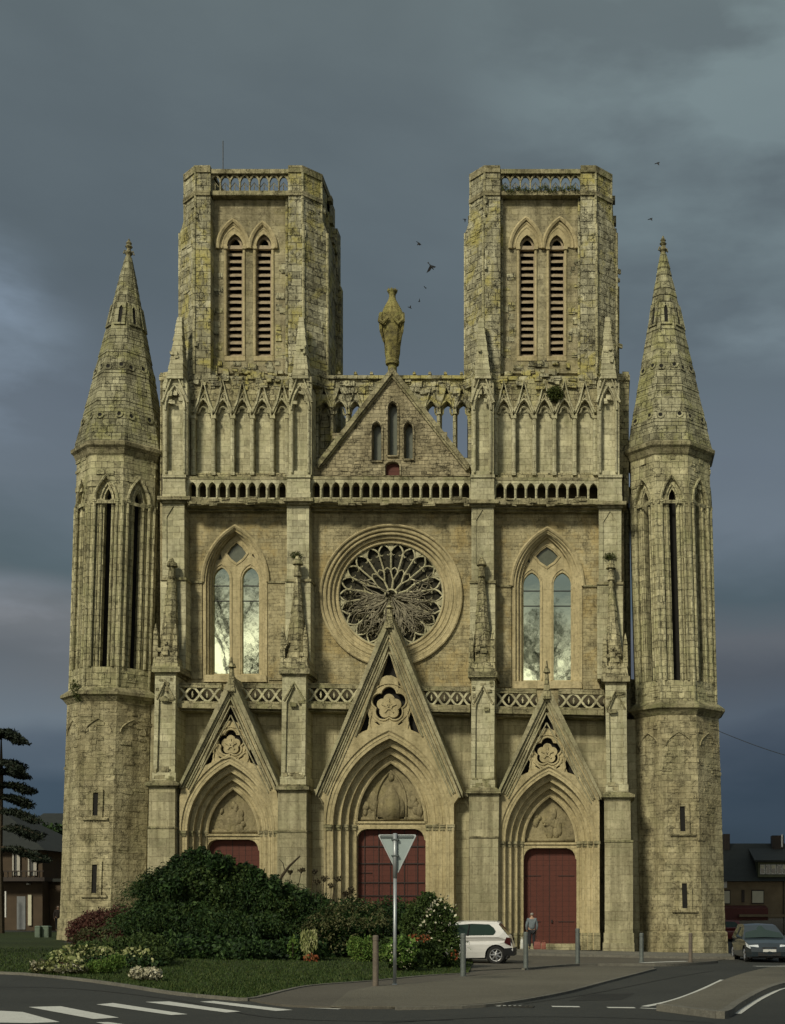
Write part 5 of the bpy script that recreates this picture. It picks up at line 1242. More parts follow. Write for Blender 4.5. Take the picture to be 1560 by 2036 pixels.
shrub('dark_hedge_shrub', 'low dark hedge-like shrub below the middle portal door, left of the sign post', 'shrub', 'deep',
      [bl(640, 1850, 50, 62, Y1), bl(690, 1850, 60, 64, Y1), bl(750, 1850, 60, 62, Y1), bl(800, 1855, 42, 60, Y1), bl(620, 1800, 36, 26, Y1)], 26000, .13, 700, Y1, 1.6, 18, [('lighter_sprays', 'olive', [bl(690, 1840, 70, 55, Y1-.6)], 900, .10)])
by = lambda px, py: G(px, py, .05).y
Y3 = 40.5
shrub('rose_bush', 'leafy green rose bush dotted with pale blossoms beside the white car', 'shrub', 'mid',
      [bl(840, 1850, 46, 66, Y3), bl(875, 1835, 32, 48, Y3), bl(885, 1890, 34, 46, Y3), bl(840, 1900, 44, 40, Y3-.6), bl(850, 1790, 20, 16, Y3)], 20000, .11, 860, Y3, 1.5, 12, [('blossom', 'white', [bl(870, 1830, 42, 50, Y3-.9), bl(880, 1800, 30, 22, Y3-.6)], 70, .10), ('rusty_leaves', 'rust', [bl(832, 1864, 26, 8, Y3-1.1), bl(905, 1900, 8, 12, Y3-1.1)], 110, .08)])
shrub('light_green_bush', 'light green leafy bush low in front of the dark shrubs, left of the sign post', 'shrub', 'bright',
      [bl(722, 1888, 32, 28, 43.5), bl(745, 1895, 20, 24, 43.5), bl(705, 1880, 16, 20, 43.5)], 3200, .10, 722, 43.5, .8, 8, up=.8, asp=.4)
shrub('green_bush', 'bright green bush directly behind the foot of the sign post', 'shrub', 'mid',
      [bl(790, 1895, 30, 32, 37.8), bl(815, 1905, 26, 26, 37.8), bl(775, 1880, 18, 18, 37.8)], 5200, .10, 795, 37.8, .8, 8, [('flower', 'white', [bl(800, 1895, 32, 30, 37.0)], 40, .06), ('lime_leaves', 'bright', [bl(795, 1890, 34, 30, 37.2)], 900, .10)])
shrub('spiky_plant', 'yellow-green upright spiky plant at the edge of the dark shrubbery', 'plant', 'lime',
      [bl(612, 1876, 11, 30, 43), bl(626, 1868, 6, 20, 43), bl(602, 1870, 6, 22, 43)], 520, .20, 612, 43, .9, 7, [('dry_leaves', 'rust', [bl(618, 1905, 16, 8, 42.8)], 60, .12)], up=2.5, asp=.22)
shrub('small_green_plant', 'small green leafy plant at the foot of the biggest shrub', 'plant', 'bright',
      [bl(582, 1888, 12, 24, 43.4)], 700, .10, 582, 43.4, .6, 5, up=1)
Yb = by(220, 1888); Yr_ = by(220, 1915); Yf = by(205, 1936); Yw = by(290, 1950); Yp_ = by(100, 1936)
shrub('barberry_shrub', 'red-brown leafed shrub at the foot of the left corner turret', 'shrub', 'red',
      [bl(190, 1842, 42, 34, Yb), bl(240, 1838, 44, 38, Yb), bl(285, 1842, 26, 38, Yb), bl(160, 1855, 28, 28, Yb)], 13000, .11, 220, Yb, 1.0, 12, [('green_leaves', 'olive', [bl(220, 1865, 80, 24, Yb - 1)], 1500, .10)], up=.8)
shrub('ragged_border_plant', 'ragged dark border plants with pale leaf tips beneath the red-brown shrub', 'plant', 'mid',
      [bl(200, 1895, 60, 28, Yr_, 1.6), bl(260, 1892, 40, 32, Yr_, 1.6), bl(140, 1908, 38, 20, Yr_ - 1, 1.4), bl(290, 1888, 34, 34, Yr_, 1.4), bl(310, 1905, 26, 24, Yr_ - 1, 1.2)], 11000, .12, 220, Yr_, .8, 12, [('pale_leaves', 'lime', [bl(165, 1898, 60, 20, Yr_ - 2), bl(270, 1903, 34, 20, Yr_ - 2)], 620, .12), ('red_tint', 'red', [bl(180, 1920, 75, 14, Yr_ - 2.4)], 900, .09), ('deep_leaves', 'deep', [bl(220, 1915, 95, 16, Yr_ - 2, 1.4)], 4200, .10)], up=.6)
shrub('bright_fern', 'fresh bright green feathery plant between two white-flowering clumps', 'plant', 'bright',
      [bl(205, 1920, 34, 14, Yf), bl(232, 1911, 18, 16, Yf), bl(180, 1928, 18, 9, Yf)], 4600, .07, 205, Yf, .4, 6, up=1.2, asp=.35)
shrub('white_flower_clump', 'white-flowering clump on the kerb at the right end of the flower bed', 'flowers', 'olive',
      [bl(272, 1936, 16, 13, Yw), bl(302, 1938, 20, 14, Yw)], 1400, .07, 288, Yw, .3, 5, [('blossom', 'white', [bl(272, 1934, 16, 12, Yw - .3), bl(303, 1935, 20, 13, Yw - .3)], 260, .085)])
shrub('pale_flower_clump', 'pale-flowering straggly clump on the kerb at the left end of the flower bed', 'flowers', 'olive',
      [bl(80, 1924, 22, 12, Yp_), bl(125, 1928, 30, 11, Yp_), bl(155, 1930, 20, 10, Yp_)], 2600, .07, 100, Yp_, .3, 6, [('blossom', 'white', [bl(78, 1917, 20, 10, Yp_ - .3), bl(135, 1924, 30, 9, Yp_ - .4)], 150, .085), ('pale_leaves', 'lime', [bl(125, 1916, 45, 14, Yp_ - .4)], 260, .11)], up=.5)
big = [o for o in COL.objects if o.name == 'large_shrub'][0]; hed = [o for o in COL.objects if o.name == 'dark_hedge_shrub'][0]; ros = [o for o in COL.objects if o.name == 'rose_bush'][0]
bb_ = [bl(330, 1790, 50, 62, Y1), bl(400, 1765, 66, 60, Y1), bl(470, 1790, 80, 62, Y1), bl(370, 1850, 95, 60, Y1-1), bl(540, 1810, 80, 56, Y1), bl(470, 1860, 110, 52, Y1-1), bl(300, 1850, 46, 56, Y1-1)]
mesh_np('frond', fronds(1500, bb_, .85, .17), 4, FO['deep'], big); mesh_np('pale_frond', fronds(800, bb_, .8, .15), 4, FO['mid'], big)
mesh_np('frond', fronds(420, [bl(650, 1840, 55, 56, Y1-.4), bl(720, 1850, 70, 58, Y1-.4), bl(800, 1850, 40, 58, Y1-.4)], .5, .14), 4, FO['deep'], hed); mesh_np('pale_frond', fronds(130, [bl(700, 1850, 90, 56, Y1-.6)], .5, .13), 4, FO['olive'], hed)
mesh_np('shoot', fronds(160, [bl(860, 1840, 44, 52, Y1-2.4), bl(870, 1890, 44, 44, Y1-2.6)], .45, .12, 10), 4, FO['bright'], ros)
# withered umbels above the hedge
for i, (x, y, s) in enumerate(((577, 1733, 5), (599, 1730, 7), (625, 1733, 6), (630, 1753, 8), (644, 1747, 9), (670, 1747, 9), (697, 1770, 10), (658, 1760, 7), (686, 1777, 7))):
    b0 = WY(x - 12, 1830, 46.6); t = WY(x, y, 46.4)
    mb = MB(); m_ = (b0 + t)/2 + Vector((random.uniform(-.1, .1), 0, .15)); mb.tube([b0, m_, t], [.022, .016, .010], 5)
    for _ in range(7): a = random.uniform(0, 6.28); mb.tube([t - Vector((0, 0, .12)), t + Vector((math.cos(a)*.12, math.sin(a)*.12, random.uniform(-.05, .1)))], [.010, .005], 4)
    o = mb.build('withered_stalk', M['bark']); o.location = (0, 0, 0)
    mesh_np('seed_head', leaf_np([(t.x, t.y, t.z, s*.018, s*.018, s*.013)], 90, .07, .8, .3), 4, FO['dead'], o)
    side = ['leftmost, beside the bare branch', 'second from the left, tallest group', 'third from the left, small head', 'low broad head right of the middle buttress foot', 'dark broad head above the hedge middle', 'lone head nearest the red middle door, upper one', 'rightmost and largest head by the red door', 'small low head between two broad ones', 'small head just below and left of the rightmost'][i]
    tag(o, 'withered flower stalk over the shrubs, ' + side, 'dead flower', 'withered stalks above the shrubs')
mb = MB(); mb.tube([WY(560, 1742, 46.5), WY(575, 1722, 46.5), WY(596, 1702, 46.5)], [.06, .045, .03], 6); mb.tube([WY(548, 1780, 46.5), WY(560, 1742, 46.5)], [.05, .05], 6); mb.tube([WY(566, 1732, 46.5), WY(562, 1716, 46.4), WY(555, 1708, 46.3)], [.02, .015, .008], 5)
tag(mb.build('bare_branch', M['bark']), 'bare cut branch sticking up from the shrubs before the second buttress', 'branch')
o = mesh_np('moss_ball', leaf_np([(W(1103, 783, .35).x, D - .35, W(1103, 783, .35).z, .40, .28, .36)], 1500, .10, .6, .3), 4, FO['moss']); tag(o, 'round dark moss tuft growing over the right tower arcade', 'moss')
tag(mesh_np('wall_fern', leaf_np([bl(150, 1368, 9, 20, 61.2, .3), bl(156, 1385, 8, 12, 61.1, .3)], 420, .14, .3, .2, 1.0), 4, FO['moss']), 'dark fern growing on the ledge of the left turret', 'fern')
sp_ = [bl(x, 378 + random.uniform(-3, 3), random.uniform(5, 9), random.uniform(3, 7), 62.0, .25) for x in range(1003, 1150, 9)]
tag(mesh_np('parapet_weed', leaf_np(sp_, 1500, .12, .3, .2, 1.2), 4, FO['moss']), 'weeds growing along the top parapet of the right tower', 'weeds')
sp_ = [bl(x, 747 + random.uniform(-3, 3), random.uniform(4, 9), random.uniform(2, 4), 64.6, .25) for x in list(range(628, 660, 8)) + list(range(1030, 1080, 9))]
tag(mesh_np('ledge_weed', leaf_np(sp_[:5], 260, .10, .3, .2, 1.2), 4, FO['moss']), 'weeds on the top ledge of the openwork screen beside the left tower', 'weeds')
for x, y in ((588, 1100), (1211, 1102)):
    tag(mesh_np('moss_tuft', leaf_np([bl(x, y + 4, 14, 8, 61.1, .12)], 520, .06, .6, .2), 4, FO['moss']), 'mossy growth behind the tip of the spirelet on the %s buttress' % ('second' if x < 700 else 'rightmost'), 'moss')
# made-up twigs over the rose window, standing in for a tree's reflection
random.seed(5); mb = MB()
for k in range(150):
    a = random.uniform(math.pi*.95, math.pi*2.05) if k < 118 else random.uniform(math.pi*.75, math.pi*2.3); r0, r1 = random.uniform(5, 55), random.uniform(55, 96)
    pts = []; a2 = a + random.uniform(-.5, .5)
    for t in range(7):
        tt = t/6; rr = lerp(r0, r1, tt); aa = lerp(a, a2, tt) + random.uniform(-.07, .07); pts.append(W(777 + rr*math.cos(aa), 1184 - rr*math.sin(aa), -.36 + random.uniform(-.04, .06)))
    r_ = random.uniform(.022, .05); mb.tube(pts, [r_*(1 - .6*i/6) for i in range(7)], 5)
M['refl_twig'] = plain('reflection_twig', (.30, .27, .19), .95, var=.6, scale=4)
refl_twig = mb.build('reflected_twigs', M['refl_twig']); tag(refl_twig, 'bare tangled twigs added for a tree reflection in the lower half of the rose window', 'reflection')
dd_ = [ (lambda p: (p.x, p.y, p.z, random.uniform(.25, .6), .08, random.uniform(.2, .5)))(W(777 + rr*math.cos(a), 1184 - rr*math.sin(a), -.42)) for rr, a in [(random.uniform(5, 88), random.uniform(math.pi*1.0, math.pi*2.0)) for _ in range(46)]]
mesh_np('dry_leaves', leaf_np(dd_, 6500, .13, .4, .0), 4, FO['refl_leaf'], refl_twig)  # grey leaves added to the same stand-in for the tree reflection

# ================================================================ TREES
def tree(name, label, base, height, crown, nleaf, size, fol, seed=0, r=.35, levels=4, group=None):
    rs = random.Random(seed); tr = MB(); ends = []
    def grow(p, d, L, r_, lv):
        pts = [p]; q = p.copy(); dd = d.copy(); seg = 4
        for i in range(seg):
            dd = (dd + Vector((rs.uniform(-.16, .16), rs.uniform(-.16, .16), rs.uniform(-.02, .12)))).normalized(); q = q + dd*L/seg; pts.append(q.copy())
        tr.tube(pts, [r_*(1 - .45*i/seg) for i in range(seg + 1)], 6 if lv > 1 else 4)
        if lv <= 1: ends.append(pts[-1]); ends.append(pts[2])
        if lv > 0:
            for k in range(3 if lv > 1 else 3):
                a = rs.uniform(0, 6.28); sp_ = rs.uniform(.45, .85); s = Vector((math.cos(a), math.sin(a), rs.uniform(-.1, .5))).normalized()
                grow(pts[rs.choice((2, 3, 4)) if k else 4], (dd*(1 - sp_*.5) + s*sp_).normalized(), L*rs.uniform(.6, .8), r_*.55, lv - 1)
    root = empty(name, base, label, 'tree', group)
    grow(Vector(base) - Vector((0, 0, .2)), Vector((0, 0, 1)), height*.36, r, levels)
    tr.build('trunk', M['bark'], root)
    bb = [(e.x, e.y, e.z, crown*rs.uniform(.6, 1.3), crown*rs.uniform(.6, 1.3), crown*rs.uniform(.5, 1.0)) for e in ends]
    mesh_np('crown', leaf_np(bb, nleaf, size, .6, .1), 4, FO[fol], root)
    return root
# big trees near the photographer, seen only in the window reflections
tree('tall_tree', 'tall thin-leaved tree standing left of the view, mirrored in the left window', (-27.5, 30, gz(-27.5)), 30, 1.1, 17000, .17, 'mid', 3, .45)
tree('tall_tree', 'tall thin-leaved tree behind the photographer, mirrored in the right window', (-5.6, 2, gz(-6)), 35, 1.2, 19000, .20, 'mid', 8, .5)
# cedar at the left edge
YT = 72; ct = WY(2, 1700, YT); root = empty('cedar_tree', (ct.x, YT, gz(ct.x)), 'dark layered cedar with flat tiers of branches at the left edge', 'tree')
mb = MB(); mb.tube([(ct.x, YT, -1), (ct.x - .1, YT, 5), (ct.x, YT, 9), WY(2, 1462, YT)], [.22, .17, .12, .03], 8); tr_ = mb
tiers = []
random.seed(14)
for (xr, y, dr, xl) in ((30, 1462, 2, -30), (48, 1468, 8, -55), (44, 1520, 16, -50), (52, 1540, 4, -60), (68, 1566, 10, -80), (60, 1590, 14, -90), (76, 1618, 14, -110), (84, 1650, 20, -120), (95, 1690, 22, -120)):
    for tx, s in ((xr, 1), (xl, -1)):
        for k in range(5):
            end = WY(tx*random.uniform(.75, 1.0), y + dr*random.uniform(.4, 1.0), YT + random.uniform(-1.6, 1.6)); st0 = Vector((ct.x, YT, WY(0, y - 6, YT).z)); mid_ = (st0 + end)/2 + Vector((0, 0, .18))
            tr_.tube([st0, mid_, end], [.07, .05, .02], 5)
            for t in [i/9 for i in range(2, 10)]:
                p = st0.lerp(mid_, t*2) if t < .5 else mid_.lerp(end, t*2 - 1); tiers.append((p.x + random.uniform(-.1, .1), p.y, p.z - .04, .42, .5, random.uniform(.08, .20)))
tr_.build('trunk', M['bark'], root); mesh_np('crown', leaf_np(tiers, 42000, .26, .3, .1), 4, FO['cedar'], root)
for i, (x, y, rx, ry, Y, lab) in enumerate(((20, 1670, 60, 50, 92, 'dark rounded tree mass behind the left house roof'), (108, 1700, 24, 62, 90, 'dark bushy tree between the left house and the corner turret'), (75, 1665, 34, 38, 96, 'small dark treetop above the end of the left house roof'))):
    c_ = WY(x, y, Y); rt = empty('background_tree', (c_.x, Y, gz(c_.x)), lab, 'tree', 'trees behind the left house')
    k = Y/F; bb = [(c_.x + random.uniform(-.6, .6)*rx*k, Y + random.uniform(-1, 1), c_.z + random.uniform(-.6, .6)*ry*k, rx*k*.5, 1.2, ry*k*.45) for _ in range(9)]
    MB().tube([(c_.x, Y, gz(c_.x) - .2), (c_.x, Y, c_.z)], [.25, .12], 7).build('trunk', M['bark'], rt); mesh_np('crown', leaf_np(bb, 5200, .26, .6, .2), 4, FO['deep'], rt)
# hedge behind the left lawn
# ================================================================ STREET FURNITURE
M['bollard'] = plain('painted_bollard', (.16, .18, .17), .55, .3, var=.35, scale=9)
M['bollard_rust'] = plain('brown_bollard', (.16, .13, .10), .7, var=.4, scale=9)
def bollard(px, ytop, ybot, w, mat, label):
    g = G(px, ybot, 0.0); k = g.y/F; h = (ybot - ytop)*k; r = w*k/2
    mb = MB(); n = 14
    pr = [(-.05, r*1.0), (0, r*1.35), (.03, r*1.35), (.035, r), (h - .16, r), (h - .155, r*.86), (h - .13, r*.86), (h - .125, r), (h - .03, r), (h - .008, r*.85), (h, r*.5)]
    mb.lathe((0, 0), pr, n); o = mb.build('bollard', mat, smooth=False); o.location = (g.x, g.y, g.z + .02)
    tag(o, label, 'bollard', 'bollards along the pavement')
for a in ((746.5, 1861, 1965, 12, M['bollard_rust'], 'brownish round bollard left of the sign post'), (920.5, 1857, 1944, 11, M['bollard'], 'grey bollard in front of the rose bush and white car'), (1045, 1854, 1931, 9.5, M['bollard'], 'grey bollard in front of the standing person'),
          (1148, 1847, 1919, 9, M['bollard'], 'grey bollard at the right edge of the right red door'), (1275, 1856, 1914, 8.5, M['bollard'], 'grey bollard at the left edge of the right corner turret'), (1372.5, 1856, 1914, 8, M['bollard_rust'], 'brownish bollard before the middle of the right corner turret')): bollard(*a)
# give-way sign seen from behind
M['galv'] = plain('galvanised_steel', (.42, .45, .46), .45, .5, var=.2, scale=5)
M['signback'] = plain('grey_sign_back', (.30, .36, .36), .5, .2, var=.12, scale=3)
g = G(785, 1960, .02); YS = g.y; sg = empty('give_way_sign', g, 'triangular give-way sign seen from behind on a tall grey post', 'road sign')
mb = MB(); mb.tube([WY(784.5, 1962, YS), WY(785, 1745, YS)], .042, 12); mb.tube([WY(785, 1746, YS), WY(785, 1657, YS)], .050, 12); mb.tube([WY(784.5, 1964, YS), WY(784.5, 1956, YS)], .06, 12); mb.build('post', M['galv'], sg, True)
YP = YS - .0
def tri_pts(e): return [(750 + e*1.7, 1659 + e), (828 - e*1.7, 1659 + e), (789.5, 1738 - e*2.0)]
def sign_plate(loops, y0, y1):
    mb = MB()
    def mp(u, v, d, ref=None): p = WY(u, v, YS); p.y = YS + d; return p
    mb.plate(loops, mp, y0, y1); return mb
def rnd(pts, r=3):
    out = []
    for i, p in enumerate(pts):
        a, b = pts[i-1], pts[(i+1) % len(pts)]
        for q in (a, b):
            d = math.hypot(q[0]-p[0], q[1]-p[1]); out.append((p[0] + (q[0]-p[0])*r/d, p[1] + (q[1]-p[1])*r/d)) if q is a else None
        d = math.hypot(b[0]-p[0], b[1]-p[1]); out.append((p[0] + (b[0]-p[0])*r/d, p[1] + (b[1]-p[1])*r/d))
    return out
sign_plate([rnd(tri_pts(0))], .055, .075).build('plate', M['signback'], sg)
sign_plate([rnd(tri_pts(0)), rnd(tri_pts(1.8))[:]], .030, .056).build('rim', M['galv'], sg)
sign_plate([rnd(tri_pts(1), 3)], .076, .078).build('face', plain('sign_face', (.7, .7, .68), .4, var=.1), sg)
sign_plate([rnd(tri_pts(0.2), 3), rnd(tri_pts(6.5), 2)], .079, .081).build('border', plain('red_border', (.5, .03, .02), .4, var=.1), sg)
mb = MB()
for y in (1668, 1700): a, b = WY(778, y, YS), WY(792, y + 3, YS); mb.wbox((a.x, YS - .056, b.z), (b.x, YS + .06, a.z))
a, b = WY(755, 1663, YS), WY(823, 1666, YS); mb.wbox((a.x, YS + .03, b.z), (b.x, YS + .056, a.z)); mb.build('bracket', plain('dark_bracket', (.07, .09, .09), .6), sg)
# overhead cable at the right
pts = []
for i in range(13): t = i/12; pts.append(WY(lerp(1420, 1640, t), lerp(1450, 1522, t) + 6*math.sin(math.pi*t), lerp(60.5, 50, t)))
tag(MB().tube(pts, .014, 4).build('overhead_cable', M['iron']), 'thin dark cable running off right from the right corner turret', 'cable')

# ================================================================ BIRDS
M['bird'] = plain('dark_plumage', (.012, .012, .013), .8)
def bird(px, py, span, roll, fold, label, Y=55.0):
    k = Y/F; S = span*k; mb = MB()
    mb.rings([[(x, r*.9*math.cos(a), r*math.sin(a)) for a in [2*math.pi*i/8 for i in range(8)]] for x, r in ((-.5*S, .01*S), (-.42*S, .05*S), (-.2*S, .11*S), (.05*S, .13*S), (.28*S, .09*S), (.38*S, .075*S), (.46*S, .06*S), (.55*S, .01*S))])
    mb.add([(-.4*S, 0, .02), (-.72*S, -.12*S, .0), (-.72*S, .12*S, .0), (-.4*S, 0, -.02)], [(0, 1, 2), (3, 2, 1), (0, 2, 3), (0, 3, 1)])
    o = mb.build('bird', M['bird'])
    for s in (-1, 1):
        w = MB(); z = fold
        pts = [(.2*S, .05*S*s, .04*S), (.22*S, .38*S*s, .04*S + z*.22*S), (.02*S, .80*S*s, z*.45*S), (-.12*S, .42*S*s, z*.2*S), (-.2*S, .06*S*s, .03*S)]
        n = len(pts); w.add(pts + [(x, y, zz - .03*S) for x, y, zz in pts], [tuple(range(n)), tuple(range(2*n-1, n-1, -1))] + [(i, (i+1) % n, (i+1) % n + n, i + n) for i in range(n)])
        w.build('wing', M['bird'], o)
    o.location = WY(px, py, Y); o.rotation_euler = [R(v) for v in roll]
    tag(o, label, 'bird', 'dark birds circling the church')
for a in ((1307, 324, 9, (50, -22, 5), -.6, 'topmost bird, flying highest at the right of the towers'), (1293, 435, 9, (40, -24, 10), -.6, 'bird just above and left of the right spire tip'), (833, 484, 10, (30, 35, 5), -.9, 'highest of the birds between the two towers'),
          (857, 530, 15, (80, 52, 0), -1.6, 'long slanting bird, second from the top between the towers'), (845, 572, 6, (40, 20, 60), .6, 'small bird midway down between the towers'), (834, 598, 6, (10, 80, 30), -.8, 'upright small bird beside the statue, above the lowest one'),
          (815, 612, 7, (60, 10, 30), .8, 'lowest bird, right next to the statue shoulder'), (924, 436, 6, (80, 0, 10), -1.4, 'bird at the left edge of the right tower')): bird(*a)

# ================================================================ HOUSES
def wallmat(name, c): return plain(name, c, .9, var=.3, scale=1.2, bump=.2)
M['tan'] = wallmat('tan_render', (.20, .155, .095)); M['brown'] = wallmat('brown_render', (.075, .052, .032)); M['roofd'] = plain('dark_roof', (.020, .024, .020), .8, var=.4, scale=2)
M['shut'] = plain('pale_shutter', (.42, .40, .35), .7, var=.2); M['blind'] = plain('cream_blind', (.52, .50, .38), .7, var=.12); M['garage'] = plain('grey_garage_door', (.17, .18, .19), .7, var=.2)
M['frame'] = plain('dark_frame', (.03, .02, .015), .7); M['redshop'] = plain('dark_red_awning', (.09, .016, .012), .7, var=.3); M['glassd'] = plain('house_glass', (.02, .022, .025), .1); M['white'] = plain('white_paint', (.62, .62, .60), .5, var=.1)
def hb(mb, x0, y0, x1, y1, Yf, Yb):
    a, b = WY(x0, y0, Yf), WY(x1, y1, Yf); mb.wbox((min(a.x, b.x), Yf, min(a.z, b.z)), (max(a.x, b.x), Yb, max(a.z, b.z))); return mb
# left house
Yh = 80; rt = empty('house', (WY(20, 1850, Yh).x, Yh, gz(-35)), 'brown two-storey house with hipped dark roof and pale shutters at the left edge', 'house')
MBx = MB(); hb(MBx, -260, 1686, 84, 1856, Yh, Yh + 9); hb(MBx, 84, 1752, 128, 1856, Yh + 1, Yh + 8); w_ = MBx.build('wall', M['brown'], rt)
a, b = WY(-270, 1684, Yh - .6), WY(88, 1690, Yh - .6); t1, t2 = WY(-170, 1585, Yh + 4.5), WY(-8, 1600, Yh + 4.5); yb_ = Yh + 9.6
mb = MB(); mb.add([(a.x, Yh - .6, a.z), (b.x, Yh - .6, b.z), (b.x, yb_, b.z), (a.x, yb_, a.z), (t1.x, Yh + 4.5, t1.z), (t2.x, Yh + 4.5, t1.z - .4)], [(0, 1, 5, 4), (1, 2, 5), (2, 3, 4, 5), (3, 0, 4), (0, 3, 2, 1)])
hb(mb, 82, 1747, 131, 1753, Yh + .7, Yh + 8.3); mb.build('roof', M['roofd'], rt)
mb = MB(); hb(mb, -260, 1744, 88, 1752, Yh - 1.1, Yh); 
for x in range(-40, 86, 9): hb(mb, x, 1733, x + 1, 1745, Yh - 1.1, Yh - 1.0)
hb(mb, -60, 1731, 86, 1733, Yh - 1.12, Yh - 1.0); mb.build('balcony', M['frame'], rt)
for x0, x1 in ((27, 33), (58, 66), (-30, -20)):
    w2 = hb(MB(), x0, 1688, x1 + 1, 1741, Yh - .06, Yh + .05).build('window', M['glassd'], rt); hb(MB(), x1, 1688, x1 + 6, 1741, Yh - .14, Yh - .07).build('shutter', M['shut'], w2); hb(MB(), x0 - 3, 1688, x0 - .2, 1741, Yh - .14, Yh - .07).build('shutter', M['shut'], w2)
d_ = hb(MB(), 33, 1782, 50, 1848, Yh - .05, Yh + .05).build('garage_door', M['garage'], rt)
hb(MB(), 55, 1779, 62, 1840, Yh - .12, Yh + .05).build('door', M['blind'], rt); hb(MB(), 9, 1772, 11.5, 1824, Yh - 1.1, Yh - 1.0).build('post', M['white'], rt); hb(MB(), -5, 1778, 7, 1850, Yh - .06, Yh + .05).build('window', M['garage'], rt)
hb(MB(), 52, 1756, 56, 1759, Yh - .3, Yh).build('wall_lamp', M['white'], rt)
# barn behind
Yb2 = 98; rt = empty('barn', (WY(105, 1850, Yb2).x, Yb2, gz(-40)), 'long dark flat-topped barn roof behind the trees on the left', 'barn')
hb(MB(), 40, 1650, 170, 1862, Yb2, Yb2 + 8).build('wall', M['brown'], rt)
a, b = WY(36, 1652, Yb2 - .4), WY(176, 1652, Yb2 - .4); c_ = WY(36, 1617, Yb2 + 4)
MB().add([(a.x, Yb2 - .4, a.z), (b.x, Yb2 - .4, b.z), (b.x, Yb2 + 4, c_.z), (a.x, Yb2 + 4, c_.z), (b.x, Yb2 + 8.4, b.z), (a.x, Yb2 + 8.4, a.z)], [(0, 1, 2, 3), (3, 2, 4, 5), (0, 3, 5), (1, 4, 2), (0, 5, 4, 1)]).build('roof', M['roofd'], rt)
# utility cabinets, planter
M['cab'] = plain('green_cabinet', (.10, .14, .10), .6, var=.2)
for x0, x1, lab in ((72, 82, 'narrow green utility cabinet on the left lawn'), (84, 99, 'wider pale green utility cabinet on the left lawn')):
    g = G((x0+x1)/2, 1864); k = g.y/F; w = (x1-x0)*k/2; h = 21*k; mb = MB(); mb.wbox((-w, -.2, -.1), (w, .2, h)); mb.rings([[(-w-.02, -.22, h), (w+.02, -.22, h), (w+.02, .22, h), (-w-.02, .22, h)], [(-w+.04, -.18, h+.06), (w-.04, -.18, h+.06), (w-.04, .18, h+.06), (-w+.04, .18, h+.06)]])
    o = mb.build('utility_cabinet', M['cab']); o.location = g; tag(o, lab, 'cabinet', 'utility cabinets on the left lawn')
    m2 = MB(); m2.wbox((-w*.8, -.215, .08), (w*.8, -.2, h - .06)); m2.build('door', M['cab'], o)
g = G(58, 1848); k = g.y/F; mb = MB(); mb.rings([[(c*r_x*k, s*.3, z) for c, s in [(math.cos(2*math.pi*i/10), math.sin(2*math.pi*i/10)) for i in range(10)]] for z, r_x in ((-.05, 5), (.02, 6), (.2, 10), (.3, 12), (.3, 10), (.22, 8))])
o = mb.build('planter', M['white']); o.location = g; tag(o, 'white bowl-shaped planter by the left house door', 'planter')
# right house
Yr = 94; rt = empty('house', (WY(1500, 1880, Yr).x, Yr, gz(11)), 'tan house with long dark roof and broad dormer behind the dark car on the right', 'house')
hb(MB(), 1380, 1748, 1760, 1890, Yr, Yr + 9).build('wall', M['tan'], rt)
a, b = WY(1370, 1752, Yr - .5), WY(1770, 1752, Yr - .5); c_ = WY(1370, 1677, Yr + 4.5)
rf = MB().add([(a.x, Yr - .5, a.z), (b.x, Yr - .5, b.z), (b.x, Yr + 4.5, c_.z), (a.x, Yr + 4.5, c_.z), (b.x, Yr + 9.5, b.z), (a.x, Yr + 9.5, a.z)], [(0, 1, 2, 3), (3, 2, 4, 5), (0, 3, 5), (1, 4, 2), (0, 5, 4, 1)]).build('roof', M['roofd'], rt)
hb(MB(), 1438, 1658, 1451, 1690, Yr + 3.6, Yr + 4.6).build('chimney', M['frame'], rf); hb(MB(), 1535, 1661, 1558, 1690, Yr + 3.6, Yr + 4.6).build('chimney', M['frame'], rf); hb(MB(), 1553, 1659, 1556, 1684, Yr + 3.4, Yr + 3.6).build('vent_pipe', M['white'], rf)
# dormer
dm = hb(MB(), 1507, 1712, 1760, 1744, Yr - .2, Yr + 4).build('dormer', plain('green_grey_cladding', (.10, .11, .06), .8, var=.2), rf)
p0, p1 = WY(1500, 1710, Yr - .6), WY(1770, 1710, Yr - .6); q0 = WY(1487, 1686, Yr + 4)
MB().add([(p0.x, Yr - .6, p0.z), (p1.x, Yr - .6, p1.z), (p1.x, Yr + 4, q0.z), (q0.x, Yr + 4, q0.z), (p0.x, Yr - .6, p0.z - .12), (p1.x, Yr - .6, p1.z - .12), (p1.x, Yr + 4, q0.z - .3), (q0.x, Yr + 4, q0.z - .3)], [(0, 1, 2, 3), (0, 4, 5, 1), (4, 7, 6, 5), (0, 3, 7, 4)]).build('dormer_roof', M['roofd'], dm)
for x in range(1511, 1640, 11):
    w2 = hb(MB(), x, 1719, x + 9.5, 1738, Yr - .26, Yr - .1).build('window', M['white'], rt); hb(MB(), x + 1.2, 1720.5, x + 8.3, 1736.5, Yr - .28, Yr - .255).build('pane', M['glassd'], w2); hb(MB(), x + 1.2, 1720.5, x + 8.3, 1727, Yr - .30, Yr - .282).build('curtain', M['blind'], w2) if x % 2 else None
for x0, y0, x1, y1 in ((1437, 1769, 1452, 1798), (1494, 1769, 1519, 1797), (1580, 1769, 1604, 1797)):
    w2 = hb(MB(), x0, y0, x1, y1, Yr - .08, Yr + .05).build('window', M['frame'], rt); hb(MB(), x0 + 1.5, y0 + 2.5, x1 - 1.5, y1 - 2, Yr - .12, Yr - .081).build('roller_blind', M['blind'], w2)
